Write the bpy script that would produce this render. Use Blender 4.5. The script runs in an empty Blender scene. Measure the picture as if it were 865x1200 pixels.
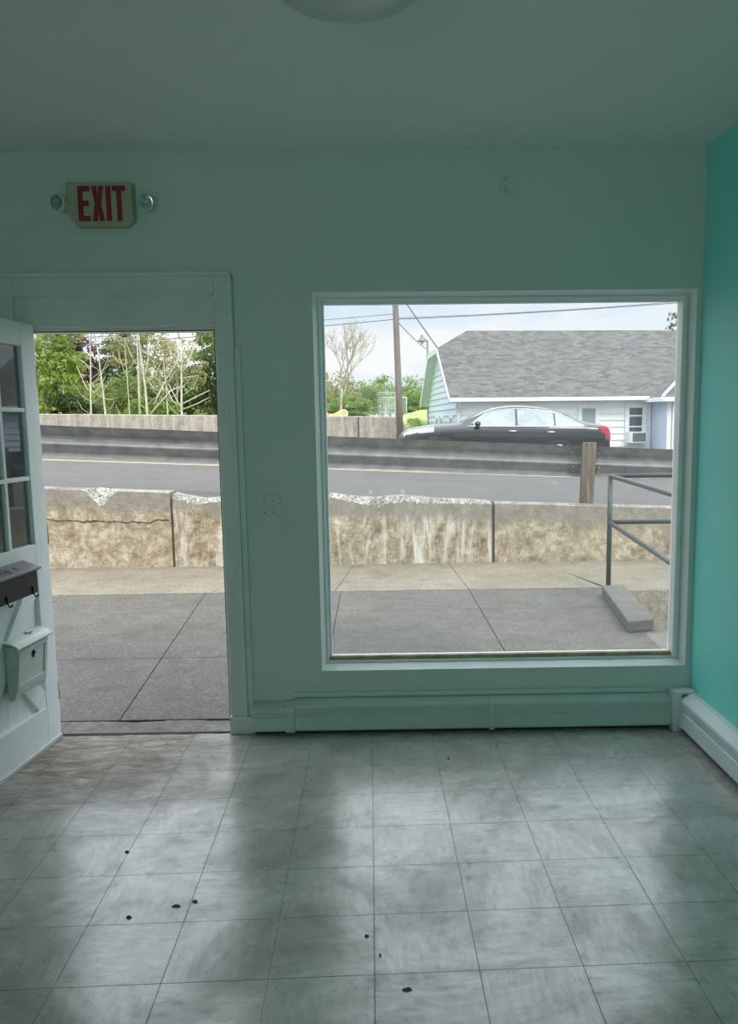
import bpy, bmesh, math, random
from mathutils import Vector, Matrix
C = bpy.context.scene
COL = C.collection
random.seed(7)
PI = math.pi

# ------------------------------------------------------------------ camera
cam_d = bpy.data.cameras.new('camera')
cam = bpy.data.objects.new('camera', cam_d); COL.objects.link(cam)
PITCH, YAW, ROLL, HCAM = 0.1357, 0.0124, -0.0119, 1.5793
def cam_axes(p, y, r):
    f = Vector((math.sin(y)*math.cos(p), math.cos(y)*math.cos(p), -math.sin(p)))
    R = Vector((math.cos(y), -math.sin(y), 0)); U = R.cross(f)
    return R*math.cos(r)+U*math.sin(r), -R*math.sin(r)+U*math.cos(r), f
_R, _U, _F = cam_axes(PITCH, YAW, ROLL)
_m = Matrix((( _R.x, _U.x, -_F.x, 0), (_R.y, _U.y, -_F.y, 0), (_R.z, _U.z, -_F.z, HCAM), (0, 0, 0, 1)))
cam.matrix_world = _m
cam_d.sensor_fit = 'VERTICAL'; cam_d.sensor_height = 24.0; cam_d.sensor_width = 24.0
cam_d.lens = 1001.36/1200*24
cam_d.shift_x = -50.13/1200; cam_d.shift_y = 31.54/1200
cam_d.clip_end = 500
C.camera = cam

# ------------------------------------------------------------------ world, sun, fill light, exposure
w = bpy.data.worlds.new('sky'); C.world = w; w.use_nodes = True
nt = w.node_tree; nt.nodes.clear()
o_ = nt.nodes.new('ShaderNodeOutputWorld'); b_ = nt.nodes.new('ShaderNodeBackground')
tc = nt.nodes.new('ShaderNodeTexCoord'); mp = nt.nodes.new('ShaderNodeMapping')
mp.inputs['Scale'].default_value = (2.2, 2.2, 9.0)
nz = nt.nodes.new('ShaderNodeTexNoise'); nz.inputs['Scale'].default_value = 1.7; nz.inputs['Detail'].default_value = 6; nz.inputs['Roughness'].default_value = .55
rp = nt.nodes.new('ShaderNodeValToRGB')
rp.color_ramp.elements[0].position = .38; rp.color_ramp.elements[0].color = (.70, .84, .98, 1)
rp.color_ramp.elements[1].position = .60; rp.color_ramp.elements[1].color = (1.0, 1.0, 1.0, 1)
nt.links.new(tc.outputs['Generated'], mp.inputs['Vector']); nt.links.new(mp.outputs[0], nz.inputs['Vector'])
nt.links.new(nz.outputs[0], rp.inputs[0])
sx_ = nt.nodes.new('ShaderNodeSeparateXYZ'); nt.links.new(tc.outputs['Generated'], sx_.inputs[0])
g1 = nt.nodes.new('ShaderNodeMath'); g1.operation = 'MULTIPLY_ADD'; g1.use_clamp = False      # overcast sky: brighter overhead than at the horizon
g0 = nt.nodes.new('ShaderNodeMath'); g0.operation = 'MAXIMUM'; g0.inputs[1].default_value = .12; nt.links.new(sx_.outputs[2], g0.inputs[0])
nt.links.new(g0.outputs[0], g1.inputs[0]); g1.inputs[1].default_value = 3.0; g1.inputs[2].default_value = .97-3.0*.12
nt.links.new(g1.outputs[0], b_.inputs[1]); nt.links.new(rp.outputs[0], b_.inputs[0])
nt.links.new(b_.outputs[0], o_.inputs[0])

sun_d = bpy.data.lights.new('sun', 'SUN'); sun_d.energy = 1.7; sun_d.angle = math.radians(18); sun_d.color = (1, .95, .86)
sun = bpy.data.objects.new('sun', sun_d); COL.objects.link(sun)
sun.rotation_euler = Vector((-.42, .62, -.85)).to_track_quat('-Z', 'Y').to_euler()   # from right, a little behind the building

# added fill light behind the viewpoint; the back wall has no window
ar_d = bpy.data.lights.new('rear_fill', 'AREA'); ar_d.shape = 'RECTANGLE'; ar_d.size = 1.0; ar_d.size_y = 2.1
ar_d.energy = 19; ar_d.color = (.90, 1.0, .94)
ar = bpy.data.objects.new('rear_fill', ar_d); COL.objects.link(ar)
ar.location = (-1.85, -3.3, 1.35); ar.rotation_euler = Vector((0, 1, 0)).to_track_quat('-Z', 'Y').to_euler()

C.view_settings.view_transform = 'Standard'; C.view_settings.look = 'None'
C.view_settings.exposure = 0.12; C.view_settings.gamma = 1.0; C.view_settings.use_curve_mapping = False
C.cycles.use_denoising = True
C.cycles.max_bounces = 10; C.cycles.diffuse_bounces = 6; C.cycles.transparent_max_bounces = 24
C.cycles.sample_clamp_indirect = 6

# ------------------------------------------------------------------ materials
MATS = {}
def srgb(r, g, b):
    f = lambda c: (c/255/12.92) if c/255 <= .04045 else ((c/255+.055)/1.055)**2.4
    return (f(r), f(g), f(b), 1)
def new_mat(name):
    m = bpy.data.materials.new(name); m.use_nodes = True
    MATS[name] = m
    return m, m.node_tree, m.node_tree.nodes['Principled BSDF']
def node(nt, typ, **kw):
    n = nt.nodes.new(typ)
    for k, v in kw.items():
        if k in n.inputs: n.inputs[k].default_value = v
        else: setattr(n, k, v)
    return n
def noise(nt, vec, scale, detail=4, rough=.55, stretch=None, dist=0):
    n = node(nt, 'ShaderNodeTexNoise', Scale=scale, Detail=detail, Roughness=rough, Distortion=dist)
    if stretch:
        mp = node(nt, 'ShaderNodeMapping', Scale=stretch); nt.links.new(vec, mp.inputs['Vector']); vec = mp.outputs[0]
    nt.links.new(vec, n.inputs['Vector'])
    return n.outputs[0]
def ramp(nt, val, stops):
    r = node(nt, 'ShaderNodeValToRGB'); e = r.color_ramp.elements
    e[0].position, e[0].color = stops[0]; e[1].position, e[1].color = stops[-1]
    for p, c in stops[1:-1]:
        x = e.new(p); x.color = c
    nt.links.new(val, r.inputs[0]); return r.outputs[0]
def mix(nt, fac, a, b, mode='MIX'):
    n = node(nt, 'ShaderNodeMix', data_type='RGBA', blend_type=mode)
    for s, v in ((n.inputs[0], fac), (n.inputs[6], a), (n.inputs[7], b)):
        if isinstance(v, (tuple, float, int)): s.default_value = v
        else: nt.links.new(v, s)
    return n.outputs[2]
def mth(nt, op, a, b=0.0, c=None):
    n = node(nt, 'ShaderNodeMath', operation=op)
    for i, v in enumerate((a, b, c)):
        if v is None: continue
        if isinstance(v, (int, float)): n.inputs[i].default_value = v
        else: nt.links.new(v, n.inputs[i])
    return n.outputs[0]
def objco(nt): return node(nt, 'ShaderNodeTexCoord').outputs['Object']
def geopos(nt): return node(nt, 'ShaderNodeNewGeometry').outputs['Position']
def bump(nt, b, h, strength=.2, dist=.01):
    n = node(nt, 'ShaderNodeBump', Strength=strength, Distance=dist)
    nt.links.new(h, n.inputs['Height']); nt.links.new(n.outputs[0], b.inputs['Normal'])
G1 = lambda v: (v, v, v, 1)

def plain(name, col, rough=.5, metal=0, var=.08, scale=12, bmp=0.0, spec=.5):
    m, nt, b = new_mat(name)
    n = noise(nt, objco(nt), scale, 5)
    lo = tuple(c*(1-var) for c in col[:3])+(1,); hi = tuple(min(1, c*(1+var)) for c in col[:3])+(1,)
    nt.links.new(ramp(nt, n, [(.3, lo), (.7, hi)]), b.inputs['Base Color'])
    b.inputs['Roughness'].default_value = rough; b.inputs['Metallic'].default_value = metal
    b.inputs['Specular IOR Level'].default_value = spec
    if bmp: bump(nt, b, n, bmp, .004)
    return m

plain('front_wall_paint', (.66, .74, .695, 1), .55, var=.025, scale=2.5, bmp=.05)
plain('ceiling_paint', (.84, .86, .83, 1), .7, var=.02, scale=2)
plain('teal_paint', (.26, .85, .78, 1), .5, var=.03, scale=2)
plain('trim_paint', (.70, .77, .73, 1), .4, var=.05, scale=6)
plain('window_frame_paint', (.88, .92, .91, 1), .4, var=.04, scale=8)
plain('door_paint', (.86, .90, .91, 1), .4, var=.05, scale=5, bmp=.05)
plain('heater_enamel', (.55, .66, .63, 1), .4, var=.03, scale=5)
plain('heater_white', (.74, .80, .82, 1), .4, var=.03, scale=5)
plain('bare_wood', (.42, .33, .19, 1), .6, var=.3, scale=20)
plain('black_plastic', (.02, .022, .022, 1), .5, spec=.4)
plain('dark_lid', (.13, .125, .135, 1), .38, var=.15, scale=20)
plain('brass_scuff', (.45, .38, .26, 1), .5)
plain('mailbox_paint', (.63, .68, .66, 1), .35, var=.05)
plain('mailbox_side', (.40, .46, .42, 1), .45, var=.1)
plain('chrome', (.7, .72, .73, 1), .15, 1)
plain('sign_cream', (.44, .43, .31, 1), .45, var=.05)
plain('sign_red', (.30, .012, .03, 1), .4, var=.1)
plain('plate_plastic', (.64, .73, .68, 1), .35, var=.02)
plain('slot_dark', (.04, .045, .04, 1), .8, spec=.1)
plain('lamp_glass_white', (.60, .66, .63, 1), .3, var=.02)
plain('lamp_reflector', (.5, .54, .52, 1), .15, .8, var=.3, scale=60)
plain('galvanised', (.25, .25, .24, 1), .45, .3, var=.25, scale=6, bmp=.03)
plain('pipe_paint', (.05, .06, .063, 1), .4, .1, var=.1)
plain('wire_black', (.10, .105, .11, 1), .6)
plain('cable_grey', (.25, .26, .26, 1), .6)
plain('fascia_white', (.80, .82, .80, 1), .5, var=.03)
plain('siding_white', (.88, .90, .88, 1), .5, var=.04, scale=3)
plain('siding_blue_shade', (.58, .67, .80, 1), .5, var=.05, scale=3)  # gable's bluish shade put into a darker copy of the white siding
plain('soffit_grey', (.60, .68, .73, 1), .6)
plain('house_glass', (.06, .08, .09, 1), .06, spec=.8)
plain('blind_grey', (.30, .34, .34, 1), .6)
plain('curtain_white', (.75, .80, .80, 1), .8, var=.15, scale=14)
plain('ac_white', (.78, .80, .80, 1), .5)
plain('ac_grille', (.18, .22, .23, 1), .6, var=.3, scale=60)
plain('tyre', (.02, .02, .02, 1), .8)
plain('alloy', (.5, .5, .52, 1), .25, 1)
plain('car_glass', (.30, .34, .35, 1), .04, spec=1.0, var=.25, scale=3)  # pale grey base stands in for sky reflection and view through
plain('lens_red', (.42, .03, .06, 1), .15)
plain('headlamp_lens', (.65, .7, .72, 1), .1, var=.2)
plain('birch_bark', (.50, .47, .39, 1), .8, var=.25, scale=6)
plain('twig_bark', (.38, .33, .28, 1), .85, var=.2, scale=6)
plain('bark_brown', (.16, .12, .09, 1), .9, var=.25, scale=6)
plain('orange_plastic', (.85, .25, .08, 1), .5)
plain('yellow_plastic', (.72, .55, .22, 1), .5)
plain('white_paint', (.8, .8, .78, 1), .5)
def patchmat():
    m, nt, b = new_mat('patch_pale'); b.inputs['Base Color'].default_value = (.85, .85, .83, 1)
    tr = node(nt, 'ShaderNodeBsdfTranslucent'); tr.inputs[0].default_value = (.9, .9, .88, 1); ms = node(nt, 'ShaderNodeMixShader'); ms.inputs[0].default_value = .7
    nt.links.new(b.outputs[0], ms.inputs[1]); nt.links.new(tr.outputs[0], ms.inputs[2]); nt.links.new(ms.outputs[0], nt.nodes['Material Output'].inputs[0])
patchmat()
plain('leaf_scrap_dark', (.08, .07, .06, 1), .8, var=.3, scale=80)
plain('leaf_scrap_red', (.38, .12, .12, 1), .8, var=.3, scale=80)
plain('fence_steel', (.62, .68, .68, 1), .4, .4)
m = plain('car_paint', (.006, .008, .011, 1), .15, .0, var=.1)
m.node_tree.nodes['Principled BSDF'].inputs['Coat Weight'].default_value = 1.0

def leafmat(name, c1, c2, c3):
    m, nt, b = new_mat(name)
    p = geopos(nt)
    col = ramp(nt, noise(nt, p, 2.2, 6, .75), [(.3, c1), (.5, c2), (.7, c3)])
    nt.links.new(col, b.inputs['Base Color']); b.inputs['Roughness'].default_value = .55
    tr = node(nt, 'ShaderNodeBsdfTranslucent'); nt.links.new(col, tr.inputs[0])
    ms = node(nt, 'ShaderNodeMixShader'); ms.inputs[0].default_value = .45
    nt.links.new(b.outputs[0], ms.inputs[1]); nt.links.new(tr.outputs[0], ms.inputs[2])
    nt.links.new(ms.outputs[0], nt.nodes['Material Output'].inputs[0])
leafmat('leaf_bright', (.15, .22, .045, 1), (.29, .38, .075, 1), (.50, .56, .18, 1))
leafmat('leaf_green', (.13, .20, .05, 1), (.23, .34, .08, 1), (.38, .48, .15, 1))
leafmat('leaf_dark', (.05, .085, .035, 1), (.09, .14, .05, 1), (.17, .22, .08, 1))
leafmat('leaf_olive', (.22, .22, .10, 1), (.36, .35, .15, 1), (.52, .50, .25, 1))
leafmat('leaf_purple', (.07, .04, .045, 1), (.12, .065, .065, 1), (.2, .11, .10, 1))
leafmat('leaf_haze', (.22, .29, .11, 1), (.31, .38, .14, 1), (.44, .49, .22, 1))
leafmat('leaf_bud', (.34, .29, .26, 1), (.42, .37, .32, 1), (.5, .45, .38, 1))

def grassmat():
    m, nt, b = new_mat('grass')
    p = geopos(nt)
    nt.links.new(ramp(nt, noise(nt, p, 1.5, 8, .7), [(.3, (.22, .30, .07, 1)), (.5, (.36, .43, .12, 1)), (.72, (.50, .50, .22, 1))]), b.inputs['Base Color'])
    b.inputs['Roughness'].default_value = .9
    bump(nt, b, noise(nt, p, 14, 6, .7), .8, .05)
grassmat()

def concrete(name, base, dark, light, speck=.35, scale=1.0, rough=.85, bstr=.35):
    m, nt, b = new_mat(name); p = geopos(nt)
    big = noise(nt, p, .9*scale, 5, .6); fine = noise(nt, p, 55*scale, 4, .7); mid = noise(nt, p, 6*scale, 6, .65)
    c = ramp(nt, big, [(.3, dark), (.5, base), (.72, light)])
    c = mix(nt, .55, c, ramp(nt, mid, [(.3, dark), (.7, light)]))
    c = mix(nt, speck, c, ramp(nt, fine, [(.36, (.12, .12, .12, 1)), (.5, (.5, .5, .5, 1)), (.64, (.86, .86, .84, 1))]), 'OVERLAY')
    blot = ramp(nt, noise(nt, p, 2.3*scale, 7, .75, dist=.6), [(.52, G1(0)), (.72, G1(.5))])
    c = mix(nt, blot, c, tuple(v*.55 for v in dark[:3])+(1,))
    nt.links.new(c, b.inputs['Base Color']); b.inputs['Roughness'].default_value = rough
    bump(nt, b, mth(nt, 'ADD', fine, mid), bstr, .01)
    return m
concrete('walk_concrete', (0.103, 0.093, 0.080, 1), (0.070, 0.064, 0.055, 1), (0.134, 0.123, 0.105, 1), .5)
concrete('strip_concrete', (0.208, 0.178, 0.128, 1), (0.142, 0.121, 0.088, 1), (0.269, 0.235, 0.172, 1), .55)
concrete('pad_concrete', (0.146, 0.136, 0.114, 1), (0.103, 0.094, 0.078, 1), (0.193, 0.177, 0.147, 1), .3)
concrete('curb_concrete', (0.127, 0.120, 0.105, 1), (0.087, 0.082, 0.071, 1), (0.166, 0.155, 0.133, 1), .4)
concrete('spalled_concrete', (.30, .285, .25, 1), (.07, .062, .05, 1), (.50, .48, .43, 1), 1.0, .7, .95, 1.0)
concrete('asphalt', (0.101, 0.091, 0.083, 1), (0.079, 0.072, 0.065, 1), (0.121, 0.110, 0.100, 1), .25, .5)
concrete('step_concrete', (.17, .16, .145, 1), (.10, .095, .085, 1), (.27, .255, .235, 1), .6, 2.0, .95, .8)
concrete('dirt', (.10, .09, .075, 1), (.07, .06, .05, 1), (.14, .125, .10, 1), .4)
concrete('far_concrete', (0.349, 0.307, 0.248, 1), (0.229, 0.203, 0.162, 1), (0.488, 0.440, 0.361, 1), .5, .7)
def streaks(m):
    nt = m.node_tree; b = nt.nodes['Principled BSDF']; lk = b.inputs['Base Color'].links[0].from_socket; p = geopos(nt)
    c = mix(nt, ramp(nt, noise(nt, p, 1.0, 6, .7, (6, 6, .5)), [(.45, G1(0)), (.62, G1(.75))]), lk, (.56, .51, .42, 1))
    c = mix(nt, ramp(nt, noise(nt, p, 1.0, 6, .7, (9, 9, .8)), [(.55, G1(0)), (.70, G1(.6))]), c, (.17, .15, .12, 1))
    nt.links.new(c, b.inputs['Base Color'])
streaks(MATS['far_concrete'])

def roadline(name, col):
    m, nt, b = new_mat(name); p = geopos(nt)
    c = ramp(nt, noise(nt, p, 7, 6, .7), [(.33, (.33, .31, .29, 1)), (.48, col)])
    nt.links.new(c, b.inputs['Base Color']); b.inputs['Roughness'].default_value = .8
roadline('yellow_road_paint', (.62, .52, .30, 1)); roadline('white_road_paint', (.62, .61, .58, 1))

# weathered retaining wall: grey band under the coping, tan body, pale lime streaks
def wallmat(name, streak):
    m, nt, b = new_mat(name); p = geopos(nt)
    sx = node(nt, 'ShaderNodeSeparateXYZ'); nt.links.new(p, sx.inputs[0])
    x, z = sx.outputs[0], sx.outputs[2]
    h = mth(nt, 'ADD', z, mth(nt, 'MULTIPLY', x, .045))               # height measured along the sloping coping
    tan = ramp(nt, noise(nt, p, 2.6, 8, .72, dist=.6), [(.33, (.09, .065, .04, 1)), (.43, (.28, .215, .13, 1)), (.53, (.40, .33, .22, 1)), (.64, (.68, .62, .51, 1))])
    tan = mix(nt, .6, tan, ramp(nt, noise(nt, p, 11, 8, .75), [(.36, (.14, .105, .065, 1)), (.5, (.36, .29, .19, 1)), (.64, (.66, .60, .49, 1))]))
    lime = ramp(nt, noise(nt, p, 1.0, 5, .65, (7, 7, 1.1), .5), [(.50, G1(0)), (.66, G1(1))])
    tan = mix(nt, mth(nt, 'MULTIPLY', lime, streak), tan, (.72, .69, .61, 1))
    wob = mth(nt, 'ADD', mth(nt, 'MULTIPLY', mth(nt, 'SUBTRACT', noise(nt, p, 1.0, 6, .7, (5, 5, .8)), .5), .38), h)
    band = ramp(nt, wob, [(.43, G1(0)), (.52, G1(1))])
    grey = ramp(nt, noise(nt, p, 9, 6, .7), [(.3, (.19, .17, .14, 1)), (.7, (.33, .30, .25, 1))])
    c = mix(nt, mth(nt, 'MULTIPLY', band, .88), tan, grey)
    stain = ramp(nt, noise(nt, p, 1.0, 6, .7, (9, 9, 1.5)), [(.58, G1(0)), (.70, G1(.55))])
    c = mix(nt, stain, c, (.16, .135, .10, 1))
    nt.links.new(c, b.inputs['Base Color']); b.inputs['Roughness'].default_value = .9
    bump(nt, b, mth(nt, 'ADD', noise(nt, p, 30, 5, .7), noise(nt, p, 7, 6, .7)), .6, .02)
wallmat('retaining_streaked', .9); wallmat('retaining_plain', .15)

def shinglemat():
    m, nt, b = new_mat('shingles'); uv = node(nt, 'ShaderNodeUVMap').outputs[0]
    br = node(nt, 'ShaderNodeTexBrick', Scale=1.0); br.offset = .5
    br.inputs['Color1'].default_value = (.045, .043, .04, 1); br.inputs['Color2'].default_value = (.175, .166, .152, 1)
    br.inputs['Mortar'].default_value = (.09, .088, .085, 1); br.inputs['Mortar Size'].default_value = .016
    br.inputs['Brick Width'].default_value = .30; br.inputs['Row Height'].default_value = .15; br.inputs['Bias'].default_value = 0
    nt.links.new(uv, br.inputs['Vector'])
    c = mix(nt, .4, br.outputs[0], ramp(nt, noise(nt, uv, 5.0, 6, .78, (1, 2.4, 1)), [(.38, (.05, .047, .045, 1)), (.62, (.24, .23, .215, 1))]))
    nt.links.new(c, b.inputs['Base Color']); b.inputs['Roughness'].default_value = .9
    bump(nt, b, br.outputs[1], -.5, .02)
shinglemat()

def woodmat(name, c1, c2, c3):
    m, nt, b = new_mat(name); p = objco(nt)
    c = ramp(nt, noise(nt, p, 1.0, 7, .7, (34, 34, 2.2), .5), [(.3, c1), (.52, c2), (.72, c3)])
    nt.links.new(c, b.inputs['Base Color']); b.inputs['Roughness'].default_value = .85
    bump(nt, b, noise(nt, p, 1.0, 6, .7, (40, 40, 2)), .5, .01)
woodmat('post_wood', (.045, .036, .027, 1), (.14, .11, .08, 1), (.30, .255, .195, 1))
woodmat('pole_wood', (.14, .11, .09, 1), (.23, .19, .16, 1), (.33, .28, .24, 1))

def panemat(name, haze, tint, refl=1.0):
    m, nt, b = new_mat(name); nt.nodes.remove(b)
    t = node(nt, 'ShaderNodeBsdfTransparent'); t.inputs[0].default_value = tint
    g = node(nt, 'ShaderNodeBsdfGlossy'); g.inputs['Roughness'].default_value = .02
    fr = node(nt, 'ShaderNodeFresnel', IOR=1.45)
    s1 = node(nt, 'ShaderNodeMixShader'); nt.links.new(mth(nt, 'MULTIPLY', fr.outputs[0], refl), s1.inputs[0])
    nt.links.new(t.outputs[0], s1.inputs[1]); nt.links.new(g.outputs[0], s1.inputs[2])
    d = node(nt, 'ShaderNodeBsdfTranslucent'); d.inputs[0].default_value = (.9, .95, .95, 1)
    s2 = node(nt, 'ShaderNodeMixShader')
    n = noise(nt, geopos(nt), 3.0, 6, .7)
    nt.links.new(mth(nt, 'MULTIPLY', n, haze*2), s2.inputs[0])
    nt.links.new(s1.outputs[0], s2.inputs[1]); nt.links.new(d.outputs[0], s2.inputs[2])
    nt.links.new(s2.outputs[0], nt.nodes['Material Output'].inputs[0])
panemat('window_glass', .024, (.97, .98, .98, 1), .5)
panemat('door_glass', .05, (.93, .96, .95, 1), 1.5)

def floormat():
    m, nt, b = new_mat('vinyl_tile'); p = geopos(nt)
    mp = node(nt, 'ShaderNodeMapping', vector_type='TEXTURE')
    mp.inputs['Location'].default_value = (-.1475, 3.799, 0); mp.inputs['Rotation'].default_value = (0, 0, .03497); mp.inputs['Scale'].default_value = (.3048, .3048, 1)
    nt.links.new(p, mp.inputs['Vector'])
    s = node(nt, 'ShaderNodeSeparateXYZ'); nt.links.new(mp.outputs[0], s.inputs[0])
    u, v = s.outputs[0], s.outputs[1]
    fu, fv = mth(nt, 'FLOOR', u), mth(nt, 'FLOOR', v)
    def edge(a):
        fr = mth(nt, 'FRACT', a); return mth(nt, 'MINIMUM', fr, mth(nt, 'SUBTRACT', 1.0, fr))
    e = mth(nt, 'MINIMUM', edge(u), edge(v))
    seam = ramp(nt, e, [(.0022, G1(1)), (.0075, G1(0))])
    cmb = node(nt, 'ShaderNodeCombineXYZ'); nt.links.new(fu, cmb.inputs[0]); nt.links.new(fv, cmb.inputs[1])
    wn = node(nt, 'ShaderNodeTexWhiteNoise'); nt.links.new(cmb.outputs[0], wn.inputs[0])
    tint = wn.outputs[0]
    chk = mth(nt, 'MODULO', mth(nt, 'ABSOLUTE', mth(nt, 'ADD', fu, fv)), 2.0)
    off = node(nt, 'ShaderNodeVectorMath', operation='ADD'); nt.links.new(mp.outputs[0], off.inputs[0])
    sc = node(nt, 'ShaderNodeVectorMath', operation='SCALE'); nt.links.new(wn.outputs[1], sc.inputs[0]); sc.inputs['Scale'].default_value = 30
    nt.links.new(sc.outputs[0], off.inputs[1]); q = off.outputs[0]
    s1 = noise(nt, q, 1.0, 6, .68, (3.2, 16, 1), .4); s2 = noise(nt, q, 1.0, 6, .68, (16, 3.2, 1), .4)
    st = mix(nt, chk, s1, s2)
    base = ramp(nt, st, [(.22, (.25, .245, .225, 1)), (.38, (.46, .46, .43, 1)), (.58, (.58, .58, .555, 1)), (.78, (.74, .74, .72, 1))])
    base = mix(nt, mth(nt, 'MULTIPLY', tint, .22), base, (.42, .42, .39, 1))
    # ground-in dirt
    dirt = ramp(nt, noise(nt, p, 1.7, 8, .72, dist=.8), [(.40, G1(.0)), (.62, G1(.85))])
    base = mix(nt, mth(nt, 'MULTIPLY', dirt, .75), base, (.23, .225, .195, 1))
    fine = ramp(nt, noise(nt, p, 11, 8, .78, dist=.5), [(.52, G1(0)), (.70, G1(.6))])
    base = mix(nt, mth(nt, 'MULTIPLY', fine, .55), base, (.24, .235, .205, 1))
    sc1 = noise(nt, q, 1.0, 4, .6, (5, 42, 1), .3); sc2 = noise(nt, q, 1.0, 4, .6, (42, 5, 1), .3)
    scuff = ramp(nt, mix(nt, chk, sc1, sc2), [(.64, G1(0)), (.72, G1(1))])
    base = mix(nt, mth(nt, 'MULTIPLY', scuff, .7), base, (.13, .125, .11, 1))
    speck = ramp(nt, noise(nt, p, 34, 3, .6), [(.69, G1(0)), (.74, G1(1))])
    base = mix(nt, mth(nt, 'MULTIPLY', speck, .6), base, (.10, .09, .08, 1))
    # brown tracked-in soil by the doorway
    d = node(nt, 'ShaderNodeVectorMath', operation='DISTANCE'); d.inputs[1].default_value = (-1.45, 4.0, 0); nt.links.new(p, d.inputs[0])
    near = ramp(nt, mth(nt, 'ADD', d.outputs['Value'], mth(nt, 'MULTIPLY', mth(nt, 'SUBTRACT', noise(nt, p, 4, 7, .7), .5), .9)), [(.30, G1(1)), (1.15, G1(0))])
    soil = ramp(nt, noise(nt, p, 6, 7, .75, (1, 2.5, 1), .6), [(.35, (.085, .068, .052, 1)), (.52, (.24, .205, .16, 1)), (.70, (.48, .44, .37, 1))])
    base = mix(nt, near, base, soil)
    base = mix(nt, mth(nt, 'MULTIPLY', seam, .8), base, (.045, .045, .04, 1))
    nt.links.new(base, b.inputs['Base Color'])
    clean = mth(nt, 'SUBTRACT', 1.0, mth(nt, 'MULTIPLY', dirt, .8)); clean = mth(nt, 'SUBTRACT', clean, mth(nt, 'MULTIPLY', fine, .7))
    clean = mth(nt, 'MULTIPLY', clean, mth(nt, 'SUBTRACT', 1.0, mth(nt, 'MULTIPLY', near, .95)))
    clean = mth(nt, 'MULTIPLY', clean, mth(nt, 'ADD', .35, mth(nt, 'MULTIPLY', st, 1.1)))
    clean = mth(nt, 'MAXIMUM', mth(nt, 'MULTIPLY', clean, mth(nt, 'SUBTRACT', 1.0, seam)), 0.0)
    nt.links.new(clean, b.inputs['Coat Weight'])
    nt.links.new(mth(nt, 'MULTIPLY', mth(nt, 'ADD', .25, clean), .75), b.inputs['Specular IOR Level'])
    rg = ramp(nt, noise(nt, p, 5, 7, .7), [(.3, G1(.20)), (.7, G1(.36))])
    rg = mth(nt, 'ADD', mth(nt, 'MULTIPLY', rg, 1.0), mth(nt, 'MULTIPLY', near, .22))
    nt.links.new(rg, b.inputs['Roughness']); b.inputs['Coat Roughness'].default_value = .22
    h = mth(nt, 'SUBTRACT', mth(nt, 'MULTIPLY', noise(nt, p, 40, 5, .7), .25), seam)
    bump(nt, b, h, .12, .004)
floormat()

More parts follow.
